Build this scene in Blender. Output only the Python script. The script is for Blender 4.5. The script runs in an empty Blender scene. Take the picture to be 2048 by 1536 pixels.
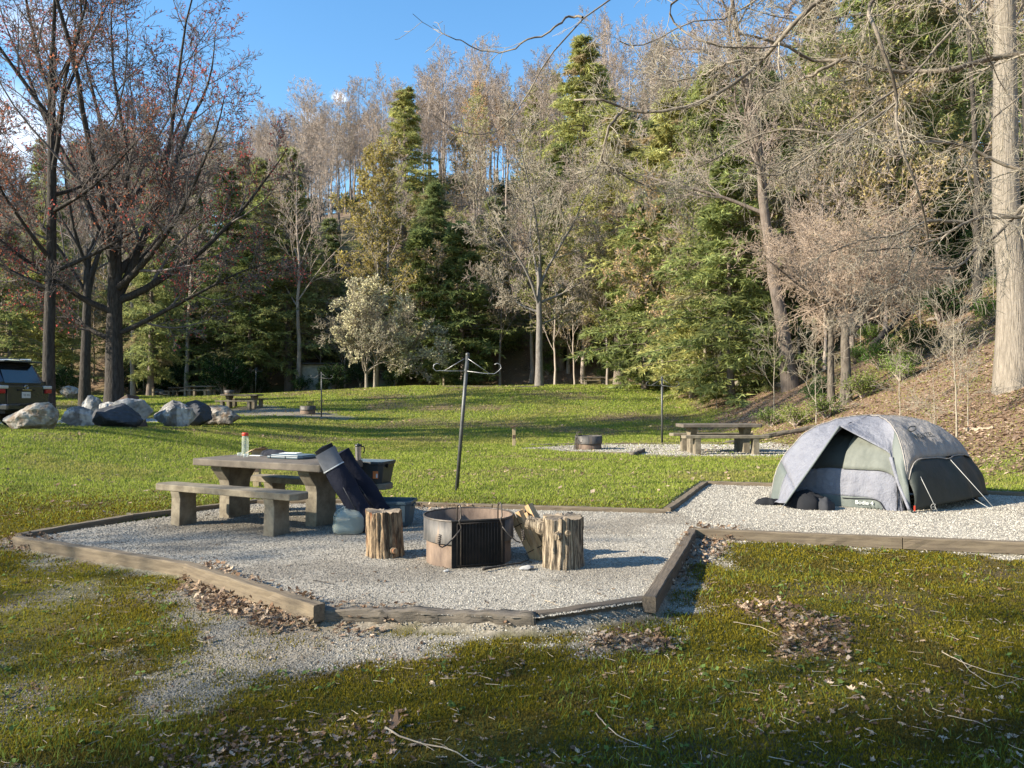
import bpy, math, random
import numpy as np
from mathutils import Vector, Matrix
R = math.radians
sc = bpy.context.scene
COL = sc.collection
F = 1538.0; HY = 790.0; EYE = 1.54          # focal length and horizon row in pixels of the 2048 px photograph, eye height

# ------------------------------------------------------------------ camera, sky, sun, exposure
cd = bpy.data.cameras.new('camera'); cam = bpy.data.objects.new('camera', cd); COL.objects.link(cam)
cam.location = (0, 0, EYE); cam.rotation_euler = (R(90) + math.atan((HY-768)/F), 0, 0)
cd.sensor_width = 36; cd.lens = F/2048*36; cd.clip_end = 4000; cd.clip_start = .05
sc.camera = cam
SUN_EL = R(27); sdir = Vector((-.958, -.287, 0)).normalized()
sunpos = Vector((sdir.x*math.cos(SUN_EL), sdir.y*math.cos(SUN_EL), math.sin(SUN_EL)))
ld = bpy.data.lights.new('sun', 'SUN'); ld.energy = 5.0; ld.angle = R(.53); ld.color = (1, .90, .74)
sun = bpy.data.objects.new('sun', ld); COL.objects.link(sun)
sun.rotation_euler = (-sunpos).to_track_quat('-Z', 'Y').to_euler()
w = bpy.data.worlds.new('World'); sc.world = w; w.use_nodes = True
wn = w.node_tree.nodes; wl = w.node_tree.links; wn.clear()
wo = wn.new('ShaderNodeOutputWorld'); bg = wn.new('ShaderNodeBackground'); bg.inputs[1].default_value = .112
sky = wn.new('ShaderNodeTexSky'); sky.sky_type = 'NISHITA'; sky.sun_disc = False
sky.sun_elevation = SUN_EL; sky.sun_rotation = math.atan2(sunpos.x, sunpos.y); sky.air_density = 1.25; sky.dust_density = .2; sky.ozone_density = 3.0
tcw = wn.new('ShaderNodeTexCoord')
def pdir(px, py): return Vector(((px-1024)/F, 1, (HY-py)/F)).normalized()
hs = wn.new('ShaderNodeHueSaturation'); hs.inputs['Saturation'].default_value = 1.22; wl.new(sky.outputs[0], hs.inputs['Color'])
cur = hs.outputs[0]
for (px, py, rx, ry, amt, thr) in [(70, 255, .13, .085, .95, .8), (676, 190, .011, .008, .7, .6), (622, 236, .030, .012, .3, .6), (20, 45, .08, .03, .35, .5), (640, 300, .07, .03, .25, .5)]:
    d = pdir(px, py)
    sb = wn.new('ShaderNodeVectorMath'); sb.operation = 'SUBTRACT'; wl.new(tcw.outputs['Generated'], sb.inputs[0]); sb.inputs[1].default_value = d
    dv = wn.new('ShaderNodeVectorMath'); dv.operation = 'DIVIDE'; wl.new(sb.outputs[0], dv.inputs[0]); dv.inputs[1].default_value = (rx, rx, ry)
    ln = wn.new('ShaderNodeVectorMath'); ln.operation = 'LENGTH'; wl.new(dv.outputs[0], ln.inputs[0])
    nz = wn.new('ShaderNodeTexNoise'); nz.inputs['Scale'].default_value = .55/rx; nz.inputs['Detail'].default_value = 7; nz.inputs['Roughness'].default_value = .62; nz.inputs['Distortion'].default_value = .6
    wl.new(tcw.outputs['Generated'], nz.inputs['Vector'])
    m1 = wn.new('ShaderNodeMath'); m1.operation = 'MULTIPLY_ADD'; wl.new(nz.outputs[0], m1.inputs[0]); m1.inputs[1].default_value = 3.2; m1.inputs[2].default_value = -.55-.4
    m2 = wn.new('ShaderNodeMath'); m2.operation = 'SUBTRACT'; wl.new(m1.outputs[0], m2.inputs[0]); wl.new(ln.outputs['Value'], m2.inputs[1])
    mr = wn.new('ShaderNodeMapRange'); mr.interpolation_type = 'SMOOTHSTEP'; wl.new(m2.outputs[0], mr.inputs[0])
    mr.inputs[1].default_value = -.55; mr.inputs[2].default_value = thr; mr.inputs[3].default_value = 0; mr.inputs[4].default_value = amt
    mx = wn.new('ShaderNodeMix'); mx.data_type = 'RGBA'; wl.new(mr.outputs[0], mx.inputs[0]); wl.new(cur, mx.inputs[6]); mx.inputs[7].default_value = (5.6, 5.8, 6.3, 1)
    cur = mx.outputs[2]
wl.new(cur, bg.inputs[0]); wl.new(bg.outputs[0], wo.inputs[0])
sc.view_settings.view_transform = 'Standard'; sc.view_settings.look = 'None'; sc.view_settings.gamma = 1
sc.view_settings.exposure = 1.32
sc.cycles.max_bounces = 6; sc.cycles.diffuse_bounces = 2; sc.cycles.transparent_max_bounces = 6; sc.cycles.transmission_bounces = 5
sc.cycles.sample_clamp_indirect = 4; sc.cycles.use_denoising = True

# ------------------------------------------------------------------ small numpy helpers
def vnoise(x, y, s=1.0, seed=0):
    x = np.asarray(x, float)*s; y = np.asarray(y, float)*s
    xi = np.floor(x); yi = np.floor(y); fx = x-xi; fy = y-yi
    fx = fx*fx*(3-2*fx); fy = fy*fy*(3-2*fy)
    def h(a, b):
        v = np.sin(a*127.1+b*311.7+seed*74.7)*43758.5453
        return v-np.floor(v)
    return (h(xi, yi)*(1-fx)+h(xi+1, yi)*fx)*(1-fy)+(h(xi, yi+1)*(1-fx)+h(xi+1, yi+1)*fx)*fy
def fbm(x, y, s=1.0, o=4, seed=0):
    t = 0; a = .5; n = 0
    for i in range(o): t = t+a*vnoise(x, y, s*2**i, seed+i*13); n += a; a *= .55
    return t/n
def sst(v): v = np.clip(v, 0, 1); return v*v*(3-2*v)
def unit(v): return v/np.maximum(np.linalg.norm(v, axis=-1, keepdims=True), 1e-9)
def P(px, py, z=0.0):                          # photo pixel to a point on the level z
    d = (EYE-z)*F/(py-HY); return ((px-1024)/F*d, d)
def in_poly(x, y, poly):                       # signed: >0 inside, metres to the edge
    x = np.asarray(x, float); y = np.asarray(y, float)
    ins = np.zeros(x.shape, bool); dm = np.full(x.shape, 1e9); n = len(poly)
    for i in range(n):
        x1, y1 = poly[i]; x2, y2 = poly[(i+1) % n]
        if y1 != y2:
            c = ((y1 > y) != (y2 > y)) & (x < (x2-x1)*(y-y1)/(y2-y1)+x1); ins ^= c
        dx, dy = x2-x1, y2-y1; t = np.clip(((x-x1)*dx+(y-y1)*dy)/(dx*dx+dy*dy), 0, 1)
        dm = np.minimum(dm, np.hypot(x-x1-t*dx, y-y1-t*dy))
    return np.where(ins, dm, -dm)

# ------------------------------------------------------------------ terrain
PAD = [P(38, 1071, .04), P(380, 1125, .04), P(640, 1206, .04), P(1072, 1223, .03), P(1295, 1191, .03), P(1383, 1055, .04),
       P(2048, 1083, .04), (9.2, 7.2), (9.4, 11.4), P(2048, 985, .04), P(1530, 966, .04), P(1410, 962, .04), P(1332, 1017, .04), P(690, 999, .04), P(515, 1000, .04)]
TOEY = [0, 11, 20, 28, 36, 50, 60, 66, 300]; TOEX = [8.9, 8.0, 7.4, 7.5, 8.3, 9.6, 9.8, 9.0, 9.0]
def hill_s(x, y):
    a = x-np.interp(y, TOEY, TOEX); b = y-np.interp(x, [-60, -16, 2, 9, 14], [70, 67, 66, 64, 66])
    return np.logaddexp(a/1.5, b/1.5)*1.5
def gz0(x, y):
    x = np.asarray(x, float); y = np.asarray(y, float)
    z = np.interp(y, [0, 5, 7, 9, 11, 13, 30], [-.125, -.115, -.10, -.05, .045, .05, .0])
    z = z+.68*sst((-x-5.5)/5.5)*np.interp(y, [9.5, 17, 20, 27, 33, 60], [0, 1, .96, .6, .45, 0])
    z = z+2.25*sst((y-30)/29)*np.interp(x, [-24, -18, -7, 3], [.62, .72, .98, 1])
    s = np.maximum(hill_s(x, y), 0); h = (.58+.13*sst((y-66)/12))*s*s/(s+3.5)
    az = x/np.maximum(y, 5.)
    cap = np.interp(az, [-.8, -.5, -.3, -.1, .05, .35, .7, 2], [10, 17, 34, 42, 43, 44, 44, 44])
    h = h/(1+(h/cap)**3)**(1/3.)
    z = z+h+np.clip(h, 0, 6)*.10*(fbm(x, y, .25, 3, 5)-.5)+.12*(fbm(x, y, .12, 2, 9)-.5)*sst((np.hypot(x, y)-12)/12)
    return z
def gz(x, y):
    z = gz0(x, y); p = in_poly(x, y, PAD)
    z = z+.03*(fbm(x, y, 1.3, 3, 3)-.5)*(p < 0)
    k = sst((p+.10)/.10)
    return z*(1-k)+k*(-.035)
def gzs(x, y): return float(gz(np.array([x]), np.array([y]))[0])
def at(px, d, dz=0):                            # a spot on the ground seen in pixel column px at depth d
    x = (px-1024)/F*d; return (x, d, gzs(x, d)+dz)
def pxpoly(l): return [P(a, b, -.1) for a, b in l]
GR1 = pxpoly([(60, 1092), (330, 1150), (640, 1235), (1072, 1225), (1300, 1192), (1384, 1058), (2048, 1085), (2200, 1090), (2200, 1125), (1900, 1108), (1650, 1095), (1490, 1090), (1430, 1130), (1405, 1190), (1350, 1235), (1230, 1255), (1000, 1275), (850, 1298), (600, 1318), (450, 1345), (330, 1400), (250, 1420), (265, 1300), (320, 1215), (240, 1150), (100, 1125)])
GR2 = pxpoly([(-100, 1330), (120, 1360), (300, 1400), (280, 1440), (140, 1470), (60, 1536), (-100, 1600)])
GR3 = pxpoly([(100, 1150), (230, 1160), (180, 1200), (20, 1210)])
GRD = [at(1050, 22.2)[:2], at(1165, 24.3)[:2], at(1540, 24)[:2], at(1620, 20)[:2], at(1545, 18.7)[:2], at(1270, 19.2)[:2], at(1150, 20.5)[:2]]
GRC = [at(440, 40)[:2], at(470, 37)[:2], at(560, 36.5)[:2], at(690, 36)[:2], at(700, 37.5)[:2], at(600, 40)[:2], at(520, 43)[:2]]
GRA = [at(290, 62)[:2], at(340, 55)[:2], at(440, 55)[:2], at(480, 58)[:2], at(430, 60)[:2]]
GRE = [at(880, 58)[:2], at(960, 56)[:2], at(1080, 55)[:2], at(1090, 57)[:2], at(980, 60)[:2]]
GRF = [at(1260, 60)[:2], at(1330, 57)[:2], at(1420, 57)[:2], at(1400, 61)[:2], at(1290, 63)[:2]]
ROAD = [(-60, 30), (-30, 30), (-19, 31), (-13.5, 33.5), (-13.2, 36), (-19, 34.5), (-30, 34), (-60, 34)]
PARK = [(-30, 16.6), (-12.6, 16.6), (-12.8, 20), (-12.5, 30), (-30, 31)]
LP = [(pxpoly([(330, 1165), (440, 1150), (640, 1233), (650, 1262), (560, 1258), (430, 1222)]), 1.0),
      (pxpoly([(1384, 1062), (1500, 1082), (1440, 1115), (1370, 1160), (1330, 1185)]), .9),
      (pxpoly([(1460, 1205), (1560, 1205), (1720, 1245), (1690, 1305), (1560, 1315), (1530, 1262)]), .7),
      (pxpoly([(1180, 1262), (1320, 1262), (1325, 1288), (1185, 1285)]), .8),
      (pxpoly([(300, 1470), (560, 1430), (800, 1400), (830, 1470), (700, 1560), (300, 1580)]), .2),
      (pxpoly([(640, 1235), (860, 1235), (850, 1260), (660, 1275)]), .45),
      (pxpoly([(25, 1078), (110, 1096), (100, 1108), (25, 1100)]), .9),
      ([P(800, 1012, 0), P(1010, 1014, 0), P(1010, 1022, 0), P(800, 1020, 0)], .9)]
GX0, GY0, GS = -12., 2., .04; GNX, GNY = 600, 300
_x, _y = np.meshgrid(GX0+np.arange(GNX)*GS, GY0+np.arange(GNY)*GS)
_n = (fbm(_x, _y, 2.2, 5, 7)-.5)+.35*(fbm(_x, _y, 9., 3, 8)-.5)
_g = np.maximum.reduce([sst((in_poly(_x, _y, q)+_n*1.45)/.5+.5)*k for q, k in ((GR1, 1), (GR2, .7), (GR3, .6))]); _g = _g*(1-.45*sst((-_x-.9)/1.2)*(_y < 9)*np.clip(fbm(_x, _y, 2.5, 4, 19)*2.2-.3, 0, 1))
_g = np.where(in_poly(_x, _y, PAD) > -.06, 1., _g*np.clip(.35+1.3*fbm(_x, _y, 6, 3, 17), 0, 1))
_l = np.zeros_like(_x)
for q, k in LP: _l = np.maximum(_l, k*sst((in_poly(_x, _y, q)+_n*.35)/.12+.5))
_pd = in_poly(_x, _y, PAD)
def look(A, x, y, dflt=0.):
    fx = (x-GX0)/GS; fy = (y-GY0)/GS; ok = (fx >= 0) & (fx < GNX-1) & (fy >= 0) & (fy < GNY-1)
    ix = np.clip(fx, 0, GNX-2).astype(int); iy = np.clip(fy, 0, GNY-2).astype(int); tx = fx-ix; ty = fy-iy
    v = (A[iy, ix]*(1-tx)+A[iy, ix+1]*tx)*(1-ty)+(A[iy+1, ix]*(1-tx)+A[iy+1, ix+1]*tx)*ty
    return np.where(ok, v, dflt)
def masks(x, y):
    """gravel, leaf litter, moss, dirt, road masks (0..1) at world points"""
    n = fbm(x, y, .8, 3, 21)-.5
    g = look(_g, x, y)
    for q in (GRD, GRC, GRA, GRE, GRF): g = np.maximum(g, .9*sst((in_poly(x, y, q)+n*.9)/.3+.5))
    road = np.maximum(sst((in_poly(x, y, ROAD)+n*.5)/.4+.5), 0)
    park = sst((in_poly(x, y, PARK)+n*1.2)/.8+.5)
    hs_ = hill_s(x, y)+3*n
    leaf = np.maximum(look(_l, x, y), sst((hs_-.3)/1.8)*np.clip(.55+1.2*(fbm(x, y, .35, 3, 31)), 0, 1))
    back = sst((y-9)/3)
    moss = 1-back*(1-.75*sst((-x-2.5)/3)*sst((13-y)/3))
    dirt = sst((fbm(x, y, .28, 4, 41)-.60)/.08)*.7*sst((y-12)/6)
    for (px, d, ra, rb) in ((915, 42, 2.6, 1.0), (800, 47, 2.2, .8), (1250, 38, 3.2, 1.2), (1480, 33, 4, 2)):
        cx = (px-1024)/F*d; dirt = np.maximum(dirt, .9*sst(1.3-np.hypot((x-cx)/ra, (y-d)/rb*.7)+2.2*n))
    return g, np.clip(leaf, 0, 1), moss, dirt, road, park
def mixc(c, k, n): return c*(1-k[..., None])+np.array(n)*k[..., None]
def ground_col(x, y):
    g, leaf, moss, dirt, road, park = masks(x, y)
    v = fbm(x, y, 1.7, 4, 51); v2 = fbm(x, y, .23, 3, 61); v3 = fbm(x, y, 9., 2, 71)
    c = np.zeros(x.shape+(3,))+np.array((.12, .15, .035))
    c = mixc(c, sst((v2-.45)/.25), (.15, .155, .045))
    c = mixc(c, moss, (.085, .08, .016)); c = mixc(c, moss*sst((v-.50)/.16)*.8, (.105, .078, .042)); c = mixc(c, sst((.36-v)/.1)*.5, (.05, .07, .015))
    c = mixc(c, dirt, (.17, .115, .075))
    c = mixc(c, leaf, (.20, .135, .09)); c = mixc(c, leaf*sst((hill_s(x, y)-3)/5)*sst((fbm(x, y, .4, 3, 81)-.48)/.12)*.6, (.075, .095, .03))
    c = mixc(c, park, (.20, .165, .12)); c = mixc(c, road, (.36, .36, .37))
    c = mixc(c, sst((y-98)/10)*.5, (.15, .125, .10)); c = mixc(c, g, (.24, .21, .165)); c = mixc(c, g*sst((v-.52)/.2)*.55, (.15, .125, .09))
    c = c*(.82+.36*v3)[..., None]
    return c, np.maximum(g, road)

# ------------------------------------------------------------------ materials
def nt(name):
    m = bpy.data.materials.new(name); m.use_nodes = True; n = m.node_tree.nodes; n.clear(); return m, n, m.node_tree.links
def mat(name, c1, c2=None, rough=.85, ns=8., st=(1, 1, 1), bump=.3, bd=.01, metal=0., spec=.3, detail=6, lo=.35, hi=.65, rnd=0., c3=None, c3s=3., c3t=.6):
    m, n, l = nt(name); o = n.new('ShaderNodeOutputMaterial'); b = n.new('ShaderNodeBsdfPrincipled'); l.new(b.outputs[0], o.inputs[0])
    tc = n.new('ShaderNodeTexCoord'); mp = n.new('ShaderNodeMapping'); mp.inputs['Scale'].default_value = st; l.new(tc.outputs['Object'], mp.inputs[0])
    nz = n.new('ShaderNodeTexNoise'); nz.inputs['Scale'].default_value = ns; nz.inputs['Detail'].default_value = detail; nz.inputs['Roughness'].default_value = .65; l.new(mp.outputs[0], nz.inputs['Vector'])
    rp = n.new('ShaderNodeMapRange'); rp.inputs[1].default_value = lo; rp.inputs[2].default_value = hi; l.new(nz.outputs[0], rp.inputs[0])
    mx = n.new('ShaderNodeMix'); mx.data_type = 'RGBA'; l.new(rp.outputs[0], mx.inputs[0]); mx.inputs[6].default_value = (*c1, 1); mx.inputs[7].default_value = (*(c2 or tuple(x*.6 for x in c1)), 1)
    out = mx.outputs[2]
    if c3:
        n3 = n.new('ShaderNodeTexNoise'); n3.inputs['Scale'].default_value = c3s; n3.inputs['Detail'].default_value = 5; l.new(mp.outputs[0], n3.inputs['Vector'])
        r3 = n.new('ShaderNodeMapRange'); r3.inputs[1].default_value = c3t; r3.inputs[2].default_value = c3t+.11; l.new(n3.outputs[0], r3.inputs[0])
        m3 = n.new('ShaderNodeMix'); m3.data_type = 'RGBA'; l.new(r3.outputs[0], m3.inputs[0]); l.new(out, m3.inputs[6]); m3.inputs[7].default_value = (*c3, 1); out = m3.outputs[2]
    if rnd:
        oi = n.new('ShaderNodeObjectInfo'); r2 = n.new('ShaderNodeMapRange'); l.new(oi.outputs['Random'], r2.inputs[0]); r2.inputs[3].default_value = 1-rnd; r2.inputs[4].default_value = 1+rnd
        hv = n.new('ShaderNodeHueSaturation'); l.new(r2.outputs[0], hv.inputs['Value']); l.new(out, hv.inputs['Color']); out = hv.outputs[0]
    l.new(out, b.inputs['Base Color']); b.inputs['Roughness'].default_value = rough; b.inputs['Metallic'].default_value = metal; b.inputs['Specular IOR Level'].default_value = spec
    if bump:
        bp = n.new('ShaderNodeBump'); bp.inputs['Strength'].default_value = bump; bp.inputs['Distance'].default_value = bd; l.new(nz.outputs[0], bp.inputs['Height']); l.new(bp.outputs[0], b.inputs['Normal'])
    return m
def leafmat(name, tr=.35, rnd=.18, rough=.6, gain=1.0):
    m, n, l = nt(name); o = n.new('ShaderNodeOutputMaterial'); a = n.new('ShaderNodeAttribute'); a.attribute_name = 'Col'
    oi = n.new('ShaderNodeObjectInfo'); r2 = n.new('ShaderNodeMapRange'); l.new(oi.outputs['Random'], r2.inputs[0]); r2.inputs[3].default_value = gain*(1-rnd); r2.inputs[4].default_value = gain*(1+rnd)
    hv = n.new('ShaderNodeHueSaturation'); l.new(r2.outputs[0], hv.inputs['Value']); l.new(a.outputs['Color'], hv.inputs['Color'])
    r3 = n.new('ShaderNodeMapRange'); l.new(oi.outputs['Random'], r3.inputs[0]); r3.inputs[3].default_value = .5+rnd*.09; r3.inputs[4].default_value = .5-rnd*.09; l.new(r3.outputs[0], hv.inputs['Hue'])
    d = n.new('ShaderNodeBsdfDiffuse'); t = n.new('ShaderNodeBsdfTranslucent'); l.new(hv.outputs[0], d.inputs[0]); l.new(hv.outputs[0], t.inputs[0])
    x = n.new('ShaderNodeMixShader'); x.inputs[0].default_value = tr; l.new(d.outputs[0], x.inputs[1]); l.new(t.outputs[0], x.inputs[2]); l.new(x.outputs[0], o.inputs[0])
    return m
def flat(name, c, rough=.5, metal=0., spec=.4): return mat(name, c, tuple(v*.85 for v in c), rough, 20., bump=.05, bd=.002, metal=metal, spec=spec)
def glassy(name, c, rough=.05, alpha=.3):
    m, n, l = nt(name); o = n.new('ShaderNodeOutputMaterial'); b = n.new('ShaderNodeBsdfPrincipled'); l.new(b.outputs[0], o.inputs[0])
    b.inputs['Base Color'].default_value = (*c, 1); b.inputs['Roughness'].default_value = rough; b.inputs['Alpha'].default_value = alpha; b.inputs['Specular IOR Level'].default_value = .6
    return m
def ground_mat():
    m, n, l = nt('ground'); o = n.new('ShaderNodeOutputMaterial'); b = n.new('ShaderNodeBsdfPrincipled'); l.new(b.outputs[0], o.inputs[0])
    a = n.new('ShaderNodeAttribute'); a.attribute_name = 'Col'; tc = n.new('ShaderNodeTexCoord')
    v = n.new('ShaderNodeTexVoronoi'); v.inputs['Scale'].default_value = 62; l.new(tc.outputs['Object'], v.inputs['Vector'])
    sp = n.new('ShaderNodeSeparateColor'); l.new(v.outputs['Color'], sp.inputs[0])
    r = n.new('ShaderNodeMapRange'); r.inputs[3].default_value = .62; r.inputs[4].default_value = 1.42; l.new(sp.outputs[0], r.inputs[0])
    nz = n.new('ShaderNodeTexNoise'); nz.inputs['Scale'].default_value = 26; nz.inputs['Detail'].default_value = 8; nz.inputs['Roughness'].default_value = .75; l.new(tc.outputs['Object'], nz.inputs['Vector'])
    r2 = n.new('ShaderNodeMapRange'); r2.inputs[1].default_value = .3; r2.inputs[2].default_value = .7; r2.inputs[3].default_value = .55; r2.inputs[4].default_value = 1.5; l.new(nz.outputs[0], r2.inputs[0])
    mv = n.new('ShaderNodeMix'); mv.data_type = 'FLOAT'; l.new(a.outputs['Alpha'], mv.inputs[0]); l.new(r2.outputs[0], mv.inputs[2]); l.new(r.outputs[0], mv.inputs[3])
    hv = n.new('ShaderNodeHueSaturation'); l.new(mv.outputs[0], hv.inputs['Value']); l.new(a.outputs['Color'], hv.inputs['Color']); l.new(hv.outputs[0], b.inputs['Base Color'])
    b.inputs['Roughness'].default_value = .95; b.inputs['Specular IOR Level'].default_value = .15
    bp = n.new('ShaderNodeBump'); bp.inputs['Strength'].default_value = .8; bp.inputs['Distance'].default_value = .02; l.new(mv.outputs[0], bp.inputs['Height']); l.new(bp.outputs[0], b.inputs['Normal'])
    return m
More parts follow.
